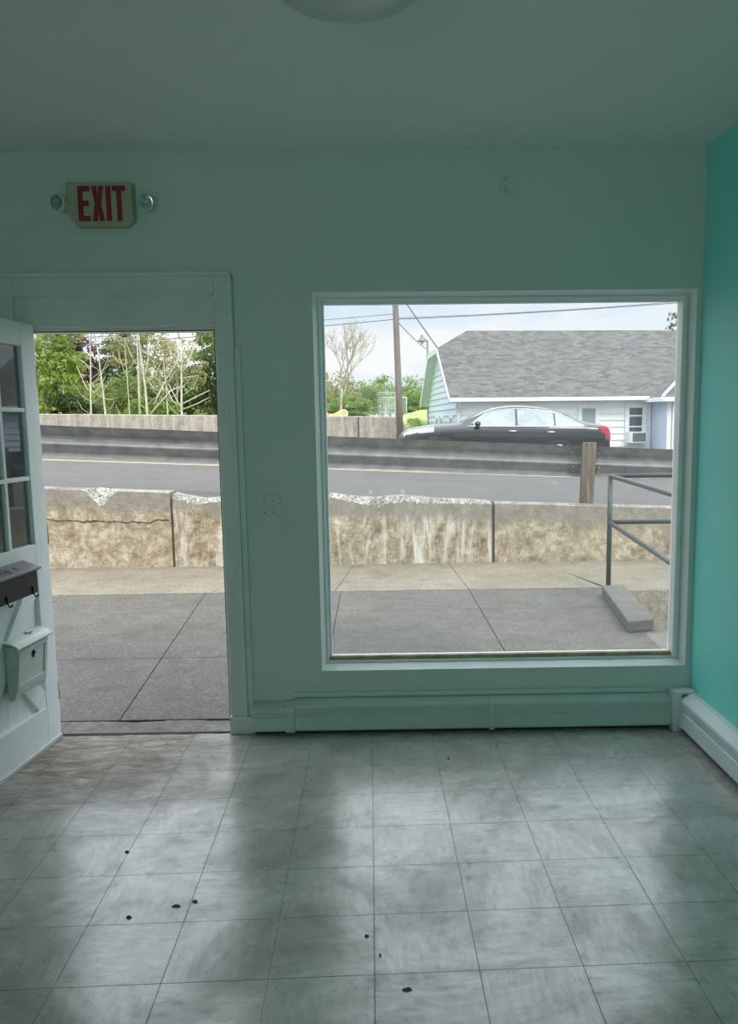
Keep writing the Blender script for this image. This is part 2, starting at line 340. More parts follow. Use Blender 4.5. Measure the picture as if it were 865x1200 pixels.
# ------------------------------------------------------------------ geometry helpers
class MB:
    def __init__(self): self.v, self.f, self.m, self.uv = [], [], [], None
    def add(self, vs, fs, mi=0):
        k = len(self.v); self.v += [tuple(a) for a in vs]
        for f in fs: self.f.append(tuple(i+k for i in f)); self.m.append(mi)
        return self
    def box(self, x0, x1, y0, y1, z0, z1, mi=0):
        return self.add([(x0,y0,z0),(x1,y0,z0),(x1,y1,z0),(x0,y1,z0),(x0,y0,z1),(x1,y0,z1),(x1,y1,z1),(x0,y1,z1)],
            [(0,3,2,1),(4,5,6,7),(0,1,5,4),(1,2,6,5),(2,3,7,6),(3,0,4,7)], mi)
    def prism(self, poly, axis, a, b, mi=0):
        # poly: 2-D points in the plane normal to axis ('x': (y,z), 'y': (x,z), 'z': (x,y))
        def p(q, t):
            return (t, q[0], q[1]) if axis == 'x' else (q[0], t, q[1]) if axis == 'y' else (q[0], q[1], t)
        n = len(poly)
        vs = [p(q, a) for q in poly]+[p(q, b) for q in poly]
        return self.add(vs, [tuple(range(n)), tuple(range(2*n-1, n-1, -1))]+[(i, i+n, (i+1) % n+n, (i+1) % n) for i in range(n)], mi)
    def tube(self, pts, r, n=8, mi=0, cap=True):
        pts = [Vector(p) for p in pts]; rs = r if isinstance(r, (list, tuple)) else [r]*len(pts)
        k = len(self.v); up = Vector((0, 0, 1))
        for i, p in enumerate(pts):
            d = (pts[min(i+1, len(pts)-1)]-pts[max(i-1, 0)]).normalized()
            a = d.cross(up if abs(d.z) < .95 else Vector((1, 0, 0))).normalized(); b = d.cross(a)
            for j in range(n):
                t = 2*PI*j/n; self.v.append(tuple(p+(a*math.cos(t)+b*math.sin(t))*rs[i]))
        for i in range(len(pts)-1):
            for j in range(n):
                self.f.append((k+i*n+j, k+i*n+(j+1) % n, k+(i+1)*n+(j+1) % n, k+(i+1)*n+j)); self.m.append(mi)
        if cap:
            self.f.append(tuple(k+j for j in range(n-1, -1, -1))); self.m.append(mi)
            e = k+(len(pts)-1)*n; self.f.append(tuple(e+j for j in range(n))); self.m.append(mi)
        return self
    def lathe(self, prof, origin, axis, n=32, mi=0):
        o = Vector(origin); ax = Vector(axis).normalized()
        a = ax.cross(Vector((0, 0, 1)) if abs(ax.z) < .9 else Vector((1, 0, 0))).normalized(); b = ax.cross(a)
        k = len(self.v)
        for r, h in prof:
            for j in range(n):
                t = 2*PI*j/n; self.v.append(tuple(o+ax*h+(a*math.cos(t)+b*math.sin(t))*r))
        for i in range(len(prof)-1):
            for j in range(n):
                self.f.append((k+i*n+j, k+i*n+(j+1) % n, k+(i+1)*n+(j+1) % n, k+(i+1)*n+j)); self.m.append(mi)
        return self
    def xf(self, M, start=0):
        for i in range(start, len(self.v)): self.v[i] = tuple(M @ Vector(self.v[i]))
        return self
    def build(self, name, mats, parent=None, smooth=False, bevel=0, origin=None, autos=None, recalc=True):
        me = bpy.data.meshes.new(name)
        o0 = Vector(origin) if origin is not None else Vector((0, 0, 0))
        me.from_pydata([tuple(Vector(v)-o0) for v in self.v], [], self.f)
        if isinstance(mats, str): mats = [mats]
        for mm in mats: me.materials.append(MATS[mm])
        for p, mi in zip(me.polygons, self.m): p.material_index = mi
        if recalc and len(self.f) < 20000:
            bm = bmesh.new(); bm.from_mesh(me); bmesh.ops.recalc_face_normals(bm, faces=bm.faces); bm.to_mesh(me); bm.free()
        if smooth:
            for p in me.polygons: p.use_smooth = True
            if autos:
                bm = bmesh.new(); bm.from_mesh(me)
                for e in bm.edges:
                    if len(e.link_faces) == 2 and e.calc_face_angle(0) > math.radians(autos): e.smooth = False
                bm.to_mesh(me); bm.free()
        o = bpy.data.objects.new(name, me); COL.objects.link(o)
        if parent is not None: o.parent = parent; o.location = o0-Vector(parent.location) if parent.type == 'EMPTY' else o0
        else: o.location = o0
        if bevel:
            mo = o.modifiers.new('bevel', 'BEVEL'); mo.width = bevel; mo.segments = 2; mo.limit_method = 'ANGLE'; mo.angle_limit = math.radians(40)
        return o
def tag(o, label, cat, group=None, kind=None):
    o['label'] = label; o['category'] = cat
    if group: o['group'] = group
    if kind: o['kind'] = kind
    return o
def empty(name, loc, label, cat, group=None):
    o = bpy.data.objects.new(name, None); COL.objects.link(o); o.location = loc; o.empty_display_size = .1
    return tag(o, label, cat, group)
def struct(o, label=None):
    o['kind'] = 'structure'
    if label: o['label'] = label
    return o

# ================================================================== ROOM SHELL
YW, ZC = 4.2654, 2.865           # inner face of the front wall, ceiling height
YO = YW+.165                     # outer face
TILT = .03                       # the right wall is not quite square to the front
def xr(y): return 1.485+TILT*(YW-y)
BY = -3.5
struct(MB().box(-2.45, 1.9, BY-.1, YW+.02, -.12, 0).build('floor', 'vinyl_tile'), 'worn pale square vinyl floor tiles')
struct(MB().box(-2.6, 2.0, BY-.2, YO+.25, ZC, ZC+.2).build('ceiling', 'ceiling_paint'), 'plain pale ceiling')
DX0, DX1, DZ = -1.865, -.872, 2.075          # door opening
WX0, WX1, WZ0, WZ1 = -.400, 1.440, .338, 2.192   # window opening
f = MB()
for x0, x1, z0, z1 in ((-2.6, DX0, -.12, ZC), (DX0, DX1, DZ, ZC), (DX1, WX0-.016, -.12, ZC), (WX0-.016, WX1+.016, -.12, WZ0-.018), (WX0-.016, WX1+.016, WZ1+.015, ZC), (WX1+.016, 1.9, -.12, ZC)):
    f.box(x0, x1, YW, YO, z0, z1)
struct(f.build('wall_front', 'front_wall_paint'), 'pale green front wall with doorway and picture window')
f = MB(); f.add([(xr(BY-.1), BY-.1, -.1), (xr(YW), YW, -.1), (2.0, YW, -.1), (2.0, BY-.1, -.1), (xr(BY-.1), BY-.1, ZC), (xr(YW), YW, ZC), (2.0, YW, ZC), (2.0, BY-.1, ZC)],
    [(0,3,2,1),(4,5,6,7),(0,1,5,4),(1,2,6,5),(2,3,7,6),(3,0,4,7)])
struct(f.build('wall_right', 'teal_paint'), 'bright teal right wall')
struct(MB().box(-2.6, -2.45, BY-.1, YW, -.1, ZC).build('wall_left', 'front_wall_paint'))
struct(MB().box(-2.6, 2.0, BY-.25, BY, -.1, ZC).build('wall_back', 'teal_paint'))

# door casing
f = MB()
cy = YW-.022
f.box(-.886, -.812, cy, YW, .092, 2.30)                      # right leg
f.box(-1.93, -1.85, cy, YW, .092, 2.30)                     # left leg
f.box(-1.85, -.886, cy, YW, 2.205, 2.30)                    # head board
f.box(-1.85, -.886, YW-.012, YW, 2.07, 2.205)               # lower head board
f.prism([(-1.85, 2.196), (-.905, 2.196), (-.886, 2.212), (-1.85, 2.212)], 'y', cy-.006, YW)
f.box(-.822, -.800, YW-.036, YW, .092, 2.275); f.prism([(-1.88, 2.285), (-.822, 2.285), (-.800, 2.262), (-.800, 2.290), (-.81, 2.306), (-1.88, 2.306)], 'y', YW-.04, YW)
f.box(-.803, -.772, YW-.014, YW, .092, 1.95)                 # added flat strip beside the casing
f.box(-.893, -.765, YW-.034, YW, 0, .092)                    # plinth blocks
f.box(-1.935, -1.85, YW-.034, YW, 0, .092)
struct(f.build('trim_1', 'trim_paint', bevel=.003), 'painted moulded casing round the doorway')
f = MB()
f.box(DX1-.02, DX1, YW, YO+.02, 0, DZ); f.box(DX0, DX0+.02, YW, YO+.02, 0, DZ); f.box(DX0+.02, DX1-.02, YW, YO+.02, DZ-.02, DZ)
f.box(DX1-.033, DX1-.02, YW+.05, YO+.02, 0, DZ-.02); f.box(DX0+.02, DX1-.033, YW+.05, YO+.02, DZ-.033, DZ-.02)
f.box(DX0+.02, -1.80, YW-.004, YW+.03, 0, DZ-.02)
j = struct(f.build('trim_2', 'trim_paint', bevel=.002), 'door jamb and stop')
f = MB(); f.box(DX1-.037, DX1-.033, YW+.052, YW+.066, .0, DZ-.033); f.box(DX0+.02, DX1-.037, YW+.052, YW+.066, DZ-.038, DZ-.033)
f.build('weatherstrip', 'wire_black', j)

# ---------------------------------------------------------------- open door leaf
HX, HY = -1.757, 4.235
dv = Vector((-.0695, -.9976, 0)); dn = Vector((.9976, -.0695, 0))
DM = Matrix(((dv.x, dn.x, 0, HX), (dv.y, dn.y, 0, HY), (dv.z, dn.z, 1, 0), (0, 0, 0, 1)))
dbase = bpy.data.objects.new('door_1', None); COL.objects.link(dbase); dbase.matrix_world = DM
dbase['kind'] = 'structure'; dbase['label'] = 'half-glazed white door standing open into the room'; dbase['category'] = 'door'
def dpart(mb, name, mats, par=None, **k):
    o = mb.build(name, mats, None, **k); o.parent = par or dbase; return o
W_ = .90; T_ = .042                                  # local: u along the leaf, y out of its outer face, z up
cols = [(.128, .333), (.357, .562), (.586, .772)]; rows = [(1.667, 1.955), (1.345, 1.648), (1.018, 1.325)]
f = MB()
f.box(0, .128, -T_, 0, .012, 2.065); f.box(.772, W_, -T_, 0, .012, 2.065)
f.box(.128, .772, -T_, 0, 1.955, 2.065); f.box(.128, .772, -T_, 0, .865, 1.018); f.box(.128, .772, -T_, 0, .012, .205)
for z0, z1 in ((1.648, 1.667), (1.325, 1.345)): f.box(.128, .772, -T_+.006, -.004, z0, z1)
for u0, u1 in ((.333, .357), (.562, .586)):
    for z0, z1 in rows: f.box(u0, u1, -T_+.006, -.004, z0, z1)
dpart(f, 'door_frame', 'door_paint', bevel=.003)
f = MB()
for u0, u1 in cols:
    for z0, z1 in rows: f.box(u0-.002, u1+.002, -.024, -.020, z0-.002, z1+.002)
dpart(f, 'panes', 'door_glass')
f = MB(); f.box(.12, .78, -.032, -.022, .19, .88)
for k in range(1, 8): f.box(.12+k*.0825-.0015, .12+k*.0825+.0015, -.0225, -.0212, .2, .87)
dpart(f, 'panel', 'door_paint')
f = MB()
def brace(u0, z0, u1, z1, wd):
    a, b = Vector((u0, z0)), Vector((u1, z1)); d = (b-a).normalized(); n = Vector((-d.y, d.x))*wd/2
    f.prism([tuple(a+n), tuple(b+n), tuple(b-n), tuple(a-n)], 'y', -.0225, -.002)
brace(.17, .82, .73, .25, .10); brace(.73, .82, .48, .565, .10); brace(.42, .505, .17, .25, .10)
f.prism([(.128,.865),(.21,.865),(.128,.785)], 'y', -.0225, -.003); f.prism([(.772,.865),(.69,.865),(.772,.785)], 'y', -.0225, -.003)
f.prism([(.128,.205),(.21,.205),(.128,.285)], 'y', -.0225, -.003); f.prism([(.772,.205),(.69,.205),(.772,.285)], 'y', -.0225, -.003)
dpart(f, 'cross_brace', 'door_paint', bevel=.002)
f = MB(); f.box(0.0, W_, -.030, .006, .002, .02); dpart(f, 'door_sweep', 'fence_steel')
f = MB(); f.lathe([(0, .06), (.02, .058), (.027, .045), (.022, .03), (.012, .02), (.012, 0), (.028, .002), (.028, 0)], (.84, 0, .95), (0, 1, 0), 20)
dpart(f, 'door_knob', 'chrome', smooth=True)
for z in (.25, 1.05, 1.82):
    f = MB().tube([(-.008, -.008, z-.05), (-.008, -.008, z+.05)], .008); dpart(f, 'hinge', 'galvanised', smooth=True)

# black wall mailbox mounted on the door
def on_door(name, label, cat, u, z):
    o = bpy.data.objects.new(name, None); COL.objects.link(o); o.matrix_world = DM @ Matrix.Translation((u, 0, z)); tag(o, label, cat); return o
bm_ = on_door('mailbox', 'black box mailbox with grey flat lid on the open door', 'mailbox', .44, .88)
def sub(mb, name, mats, par, u, z, **k):
    mb.xf(Matrix.Translation((-u, 0, -z))); o = mb.build(name, mats, None, **k); o.parent = par; return o
bb = sub(MB().prism([(.0, .818), (.075, .812), (.075, .925), (.0, .955)], 'x', .275, .615), 'body', 'black_plastic', bm_, .44, .88, bevel=.004)
f = MB().prism([(.0, .962), (.088, .932), (.090, .922), (.084, .920), (.0, .952)], 'x', .262, .628)
sub(f, 'lid', 'dark_lid', bm_, .44, .88, bevel=.002)
for u in (.33, .56):
    f = MB().tube([(u, .078, .85), (u, .080, .815), (u, .088, .802), (u, .098, .804), (u, .100, .814)], .004, 8)
    sub(f, 'paper_hook', 'black_plastic', bm_, .44, .88, smooth=True)
f = MB()
for k in range(5):
    u = .42+.035*k; f.box(u, u+.012, .03, .034, .9475, .9505)
f2 = MB()
pts = [(.40, .045), (.43, .028), (.47, .05), (.50, .03), (.53, .052), (.56, .03)]
f2.tube([(u, y, .962-.34*y+.001) for u, y in pts], .004, 6); f2.tube([(u+.01, y+.018, .962-.34*(y+.018)+.001) for u, y in pts[:5]], .003, 6)
em = sub(f2, 'lid_emblem', 'brass_scuff', bm_, .44, .88); em['label'] = 'worn gilt scroll emblem'

# white letterbox below it
wm = on_door('mailbox', 'pale grey locking mailbox with small key lock, lower of two on the door', 'mailbox', .32, .48)
f = MB().prism([(0, .355), (.020, .35), (.032, .37), (.055, .592), (0, .60)], 'x', .172, .468)
sub(f, 'body', ['mailbox_paint'], wm, .32, .48, bevel=.006)
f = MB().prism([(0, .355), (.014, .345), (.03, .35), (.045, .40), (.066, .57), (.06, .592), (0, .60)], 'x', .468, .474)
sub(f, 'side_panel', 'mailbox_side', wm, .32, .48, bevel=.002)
f = MB()
cur = [(0, .622), (.02, .619), (.04, .612), (.06, .602), (.070, .590)]
f.prism(cur+[(y-.002, z-.008) for y, z in reversed(cur)], 'x', .155, .482)
sub(f, 'lid', 'mailbox_paint', wm, .32, .48, bevel=.002)
f = MB().prism([(.28, .0), (.33, .0), (.34, .02), (.31, .032), (.27, .02)], 'z', .622, .628); f.xf(Matrix.Translation((-.03, .0, 0)))
sub(f, 'lid_tab', 'mailbox_paint', wm, .32, .48, bevel=.002)
# raised frame on its door
def slab(u0, u1, z0, z1, off, th):
    y = lambda z: .032+(z-.37)/(.592-.37)*.023
    m_ = MB(); m_.add([(u0, y(z0)+off, z0), (u1, y(z0)+off, z0), (u1, y(z1)+off, z1), (u0, y(z1)+off, z1),
        (u0, y(z0)+off+th, z0), (u1, y(z0)+off+th, z0), (u1, y(z1)+off+th, z1), (u0, y(z1)+off+th, z1)],
        [(0,3,2,1),(4,5,6,7),(0,1,5,4),(1,2,6,5),(2,3,7,6),(3,0,4,7)]); return m_
f = MB()
for a in ((.185, .21, .39, .575), (.43, .455, .39, .575), (.21, .43, .39, .412), (.21, .43, .553, .575)):
    s = slab(*a, -.001, .007); f.add(s.v, s.f)
sub(f, 'door_rim', 'mailbox_paint', wm, .32, .48, bevel=.002)
f = MB().lathe([(.0, .014), (.007, .013), (.010, .008), (.010, 0)], (.318, .046, .535), (0, 1, .05), 16)
f.box(.312, .324, .050, .053, .512, .528)
sub(f, 'key_lock', 'slot_dark', wm, .32, .48, smooth=False)

# ---------------------------------------------------------------- picture window
f = MB()
def ring(f, x0, x1, z0, z1, wd, y0, y1):
    f.box(x0, x0+wd, y0, y1, z0, z1); f.box(x1-wd, x1, y0, y1, z0, z1); f.box(x0+wd, x1-wd, y0, y1, z0, z0+wd); f.box(x0+wd, x1-wd, y0, y1, z1-wd, z1)
A0, A1, B0, B1 = WX0-.016, WX1+.016, WZ0-.018, WZ1+.015
ya, yb, ye = YW-.004, YW+.056, YO+.012
f.prism([(A0, ya), (WX0+.002, yb), (WX0+.002, ye), (A0, ye)], 'z', B0, B1)
f.prism([(A1, ya), (WX1-.002, yb), (WX1-.002, ye), (A1, ye)], 'z', B0, B1)
f.prism([(ya, B0), (yb, WZ0+.002), (ye, WZ0+.002), (ye, B0)], 'x', A0, A1)
f.prism([(ya, B1), (yb, WZ1-.002), (ye, WZ1-.002), (ye, B1)], 'x', A0, A1)
w1 = struct(f.build('window_1', 'window_frame_paint'), 'large fixed picture window looking onto the street'); w1['category'] = 'window'
f = MB(); ring(f, WX0+.003, WX1-.003, WZ0+.003, WZ1-.003, .013, YW+.062, YW+.12)
f.box(WX1-.034, WX1-.016, YW+.05, YW+.12, WZ0+.016, WZ1-.016)
f.build('stop_bead', 'window_frame_paint', w1, bevel=.002)
f = MB(); ring(f, WX0+.012, WX1-.016, WZ0+.012, WZ1-.012, .017, YW+.105, YW+.145)
f.build('sash', 'window_frame_paint', w1, bevel=.003)
f = MB().box(WX0+.016, WX1-.016, YW+.072, YW+.104, WZ0+.012, WZ0+.036); f.build('wood_bead', 'bare_wood', w1, bevel=.002)['label'] = 'unpainted wooden bead along the sill'
f = MB().box(WX0+.030, WX1-.032, YW+.122, YW+.128, WZ0+.027, WZ1-.027); f.build('glass', 'window_glass', w1)
# ---------------------------------------------------------------- baseboard heaters
def heater_profile(g):   # (distance from wall, z)
    return [(0, .02), (0, .178), (.010, .182), (.026, .178), (.060, .152), (.062, .142), (.052, .094), (.058, .092), (.066, .03), (.060, .02)]
bh = empty('baseboard_heater', (.3, YW, 0), 'long green-grey baseboard heater under the picture window', 'heater')
P = heater_profile(0)
for a, b in ((-.556, .440), (.462, 1.372)):
    f = MB().prism([(YW-d, z) for d, z in P], 'x', a, b); f.build('front_cover', 'heater_enamel', bh, bevel=.002)
f = MB().prism([(YW-d*1.06, z*.90 if z > .1 else z) for d, z in P], 'x', -.775, -.600); f.build('end_cap', 'heater_enamel', bh, bevel=.003)
P2 = [(0, .012), (0, .182), (.028, .182), (.066, .154), (.068, .142), (.072, .02), (.066, .012)]
for a, b, s in ((-.602, -.556, .93), (.438, .464, 1)):
    f = MB().prism([(YW-d, z*s if z > .1 else z) for d, z in P2], 'x', a, b); f.build('joint_strip', 'heater_enamel', bh, bevel=.002)
f = MB().box(-.775, 1.372, YW-.03, YW, 0.0, .021); f.build('base', 'slot_dark', bh)
struct(MB().box(-.565, 1.285, YW-.016, YW, .184, .209).build('trim_3', 'front_wall_paint', bevel=.003))
rh = empty('baseboard_heater', (1.45, 3.0, 0), 'white baseboard heater running along the teal wall', 'heater')
P3 = [(0, .025), (0, .198), (.012, .203), (.034, .198), (.080, .170), (.083, .158), (.070, .106), (.077, .104), (.087, .036), (.08, .025)]
def along_right(P, ya, yb):
    f = MB(); n = len(P)
    f.add([(xr(y)-d, y, z) for y in (ya, yb) for d, z in P], [tuple(range(n)), tuple(range(2*n-1, n-1, -1))]+[(i, i+n, (i+1) % n+n, (i+1) % n) for i in range(n)])
    return f
along_right(P3, -1.5, YW-.085).build('front_cover', 'heater_white', rh, bevel=.002)
along_right([(0, 0), (0, .026), (.05, .026), (.05, 0)], -1.5, YW-.085).build('base', 'slot_dark', rh)
f = MB().box(1.372, 1.415, YW-.098, YW-.001, .0, .200); f.box(1.372, xr(YW)-.001, YW-.098, YW-.001, .196, .2085)
f.build('corner_cover', 'heater_white', rh, bevel=.002)

# ---------------------------------------------------------------- exit sign
ex = empty('exit_sign', (-1.4, YW, 2.52), 'cream emergency sign reading EXIT in red with two lamp heads', 'sign')
X0, X1, Z0, Z1 = -1.553, -1.243, 2.512, 2.712
f = MB().prism([(X0, Z0+.06), (X0+.045, Z0), (X1-.03, Z0), (X1, Z0+.03), (X1, Z1), (X0, Z1)], 'y', YW-.052, YW)
f.build('housing', 'sign_cream', ex, bevel=.006)
def letter(name, polys):
    f = MB()
    for p in polys: f.prism(p, 'y', YW-.0555, YW-.051)
    f.build(name, 'sign_red', ex)
zb, zt = 2.536, 2.694; zm = (zb+zt)/2; s = .023
def rc(x0, x1, z0, z1): return [(x0, z0), (x1, z0), (x1, z1), (x0, z1)]
x = -1.497; letter('letter_e', [rc(x, x+s, zb, zt), rc(x+s, x+.056, zb, zb+.024), rc(x+s, x+.050, zm-.011, zm+.013), rc(x+s, x+.056, zt-.024, zt)])
x = -1.432; w2 = .056; cx_ = x+w2/2; q_ = s*.62
letter('letter_x', [[(x, zb), (x+s, zb), (cx_, zm-.030), (x+w2-s, zb), (x+w2, zb), (cx_+q_, zm), (x+w2, zt), (x+w2-s, zt), (cx_, zm+.030), (x+s, zt), (x, zt), (cx_-q_, zm)]])
x = -1.366; letter('letter_i', [rc(x, x+s, zb, zt)])
x = -1.335; letter('letter_t', [rc(x+.019, x+.019+s, zb, zt-.024), rc(x, x+.061, zt-.024, zt)])
for x, ax in ((-1.583, (-.35, -1, -.1)), (-1.180, (.25, -1, -.15))):
    f = MB().lathe([(.0, -.045), (.020, -.042), (.034, -.02), (.040, .0), (.040, .014), (.034, .016)], (x, YW-.062, 2.618), ax, 24)
    lh = f.build('lamp_head', 'plate_plastic', ex, smooth=True, autos=40)
    A_ = Vector(ax).normalized()
    f = MB().lathe([(.0355, .013), (.026, .012), (.012, .004), (0, .002)], (x, YW-.062, 2.618), ax, 24)
    f.build('lens', 'lamp_reflector', None, smooth=True).parent = lh
    f = MB().tube([(x, YW-.04, 2.618), (x+(.035 if x < -1.4 else -.035), YW-.03, 2.600)], .011, 10)
    f.build('swivel_arm', 'plate_plastic', ex, smooth=True)

# outlet, switch, ceiling lamp
ou = empty('wall_outlet', (.523, YW, 2.69), 'pale duplex electrical outlet high on the front wall', 'outlet')
MB().box(.490, .556, YW-.006, YW, 2.641, 2.754).build('cover_plate', 'plate_plastic', ou, bevel=.003)
for zc in (2.724, 2.672):
    f = MB().prism([(.523+.0165*math.cos(t*PI/12), zc+min(.014, max(-.014, .0175*math.sin(t*PI/12)))) for t in range(24)], 'y', YW-.009, YW-.005)
    sk = f.build('socket', 'plate_plastic', ou)
    f = MB(); f.box(.515, .5175, YW-.0098, YW-.0085, zc-.001, zc+.009); f.box(.5285, .531, YW-.0098, YW-.0085, zc-.001, zc+.007)
    f.prism([(.523+.003*math.cos(t*PI/6), zc-.008+.003*math.sin(t*PI/6)) for t in range(12)], 'y', YW-.0098, YW-.0085)
    f.build('slots', 'slot_dark', None).parent = sk
MB().lathe([(0, .002), (.003, .0015), (.0035, 0)], (.523, YW-.006, 2.698), (0, -1, 0), 12).build('screw', 'chrome', ou)
sw = empty('light_switch', (-.657, YW, 1.17), 'painted two-gang toggle switch plate between door and window', 'switch')
MB().box(-.717, -.599, YW-.006, YW, 1.108, 1.228).build('cover_plate', 'front_wall_paint', sw, bevel=.003)
for x, up in ((-.681, 1), (-.635, -1)):
    f = MB().prism([(YW-.005, 1.180), (YW-.005, 1.157), (YW-.020, 1.168+.010*up), (YW-.018, 1.174+.010*up)], 'x', x-.004, x+.004)
    f.build('toggle', 'front_wall_paint', sw)
    for z in (1.198, 1.140): MB().lathe([(0, .0015), (.0035, .001), (.0035, 0)], (x, YW-.006, z), (0, -1, 0), 10).build('screw', 'slot_dark', sw)
CLX, CLY = -.13, 2.60
cl = empty('ceiling_light', (CLX, CLY, ZC), 'unlit shallow white dome ceiling light', 'ceiling lamp')
MB().lathe([(0, 0), (.22, 0), (.235, -.008), (.235, -.024), (.21, -.03)], (CLX, CLY, ZC), (0, 0, 1), 56).build('base', 'trim_paint', cl, smooth=True, autos=35)
MB().lathe([(.222, -.020), (.238, -.034), (.228, -.055), (.19, -.082), (.12, -.105), (.05, -.115), (0, -.117)], (CLX, CLY, ZC), (0, 0, 1), 56).build('dome_shade', 'lamp_glass_white', cl, smooth=True)

# scraps on the floor
def scrap(x, y, r, mat, label, seed, flat=.3, n=9):
    r *= .72
    rnd = random.Random(seed); f = MB()
    top = [(x+r*rnd.uniform(.5, 1)*math.cos(2*PI*k/n)*(1+flat), y+r*rnd.uniform(.5, 1)*math.sin(2*PI*k/n)) for k in range(n)]
    vs = [(a, b, .0) for a, b in top]+[(x+(a-x)*.6, y+(b-y)*.6, .004+rnd.uniform(0, .003)) for a, b in top]+[(x, y, .008)]
    fs = [tuple(range(n-1, -1, -1))]+[(k, (k+1) % n, n+(k+1) % n, n+k) for k in range(n)]+[(n+k, n+(k+1) % n, 2*n) for k in range(n)]
    tag(f.add(vs, fs).build('leaf_scrap', mat, None, smooth=True), label, 'debris', 'scraps on the floor tiles')
scrap(-1.04, 3.02, .012, 'leaf_scrap_dark', 'dark crumpled scrap at a tile seam in front of the doorway', 1)
scrap(-.90, 2.59, .013, 'leaf_scrap_dark', 'dark round scrap on floor near the pair of reddish scraps', 2)
scrap(-.76, 2.65, .013, 'leaf_scrap_red', 'long thin reddish scrap left of a tile seam', 3, 1.2)
scrap(-.705, 2.675, .012, 'leaf_scrap_red', 'short reddish scrap right of a tile seam', 4, .6)
scrap(0.0, 2.205, .013, 'leaf_scrap_red', 'red scrap on the floor nearest the viewer', 5, .9)
scrap(-.125, 2.462, .009, 'leaf_scrap_red', 'small curled reddish scrap mid floor', 6, .5)
scrap(-.08, 2.365, .007, 'leaf_scrap_dark', 'tiny dark scrap mid floor', 7)
scrap(.21, 3.86, .010, 'leaf_scrap_dark', 'dark speck on floor near the baseboard heater', 8)

# ================================================================== OUTSIDE, NEAR
GZ = -.06
f = MB(); f.box(-14, 2.02, YO-.02, 9.86, -.5, GZ-.02); f.box(2.02, 14, 8.10, 9.86, -.9, GZ-.02); f.box(2.02, 14, YO-.02, 6.45, -.9, GZ-.02); f.box(2.02, 14, 6.45, 8.10, -1.1, -.9)
struct(f.build('ground_base', 'dirt'))
concrete('pit_wall_concrete', (.30, .28, .21, 1), (.22, .20, .15, 1), (.42, .38, .29, 1), .5)
struct(MB().box(2.0, 14, 8.085, 8.12, -.9, GZ-.001).build('trim_4', 'pit_wall_concrete'), 'stained concrete side of the sunken stairwell')
rnd = random.Random(3); n_ = 40
wob = [4.628+.012*math.sin(i*.31)+rnd.uniform(-.006, .006) for i in range(n_+1)]
f = MB().prism([(DX0+.02, YW+.012), (DX1-.02, YW+.012)]+[(DX1-.02+(DX0-DX1+.04)*i/n_, wob[n_-i]-.024) for i in range(n_+1)], 'z', -.12, -.056)
struct(f.build('threshold', 'step_concrete'), 'worn concrete doorstep')
f = MB().prism([(DX0+.02, YW-.014)]+[(DX0+.02+(DX1-DX0-.04)*i/20, YW-.022+rnd.uniform(-.006, .006)) for i in range(1, 20)]+[(DX1-.02, YW-.014), (DX1-.02, YW+.012), (DX0+.02, YW+.012)], 'z', -.10, .0015)  # dark strip stands for shadow and dirt in the floor-edge gap
struct(f.build('trim_6', 'slot_dark'), 'dark strip standing for shadow and dirt in the gap where the vinyl floor ends at the doorstep')
# slabs with open joints between them
f = MB()
def slab_poly(pts, z=GZ, th=.05):
    f.prism(pts, 'z', z-th, z)
g = .003
def lx(i, y):                     # longitudinal joints, slightly skewed
    a = ((-4.25, -4.55), (-3.02, -3.32), (-1.63, -1.93), (-.50, -.60), (.765, .660), (2.06, 2.04))[i]
    t = (y-5.0)/(8.27-5.0); return a[0]+(a[1]-a[0])*t
ys = (4.64, 5.925, 7.385, 8.255)
for i in range(5):
    for k in range(3):
        y0, y1 = ys[k]+g, ys[k+1]-g
        if i == 4 and k == 2: pass
        slab_poly([(lx(i, y0)+g, y0), (lx(i+1, y0)-g, y0), (lx(i+1, y1)-g, y1), (lx(i, y1)+g, y1)])
for a, b in ((-14, -9.5), (-9.5, -4.4)):
    slab_poly([(a+g, 4.64), (b-g, 4.64), (b-g, 8.25), (a+g, 8.25)])
slab_poly([(-.85, YO), (2.0, YO), (2.05, 4.63), (-.85, 4.63)]); slab_poly([(-14, YO), (-1.80, YO+.025), (-1.80, 4.63), (-14, 4.63)])
struct(f.build('sidewalk', 'walk_concrete', bevel=.004), 'grey concrete sidewalk slabs')
f = MB()
sj = [(-14, -14), (-9, -9), (-2.86, -3.35), (-1.60, -1.87), (-.55, -.66), (.545, .66), (1.60, 2.02), (6, 6), (14, 14)]
for k in range(len(sj)-1):
    a, b = sj[k], sj[k+1]
    yb = 8.27 if k < 6 else 8.09
    f.prism([(a[1]+g, yb), (b[1]-g, yb), (b[0]-g, 9.86), (a[0]+g, 9.86)], 'z', GZ-.06, GZ+.003)
struct(f.build('sidewalk_strip', 'strip_concrete', bevel=.004), 'tan concrete strip at the foot of the low wall')
f = MB().prism([(1.80, 4.46), (5, 4.46), (5, 6.43), (1.875, 6.43)], 'z', GZ-.04, GZ+.004)
struct(f.build('landing', 'pad_concrete', bevel=.004), 'pale concrete landing beside the stairwell')
cb = tag(MB().prism([(1.885, 7.90), (2.105, 7.92), (1.965, 6.50), (1.745, 6.44)], 'z', GZ-.0, .035).build('curb_block', 'curb_concrete', bevel=.012), 'long grey concrete curb block lying along the stairwell edge', 'curb')

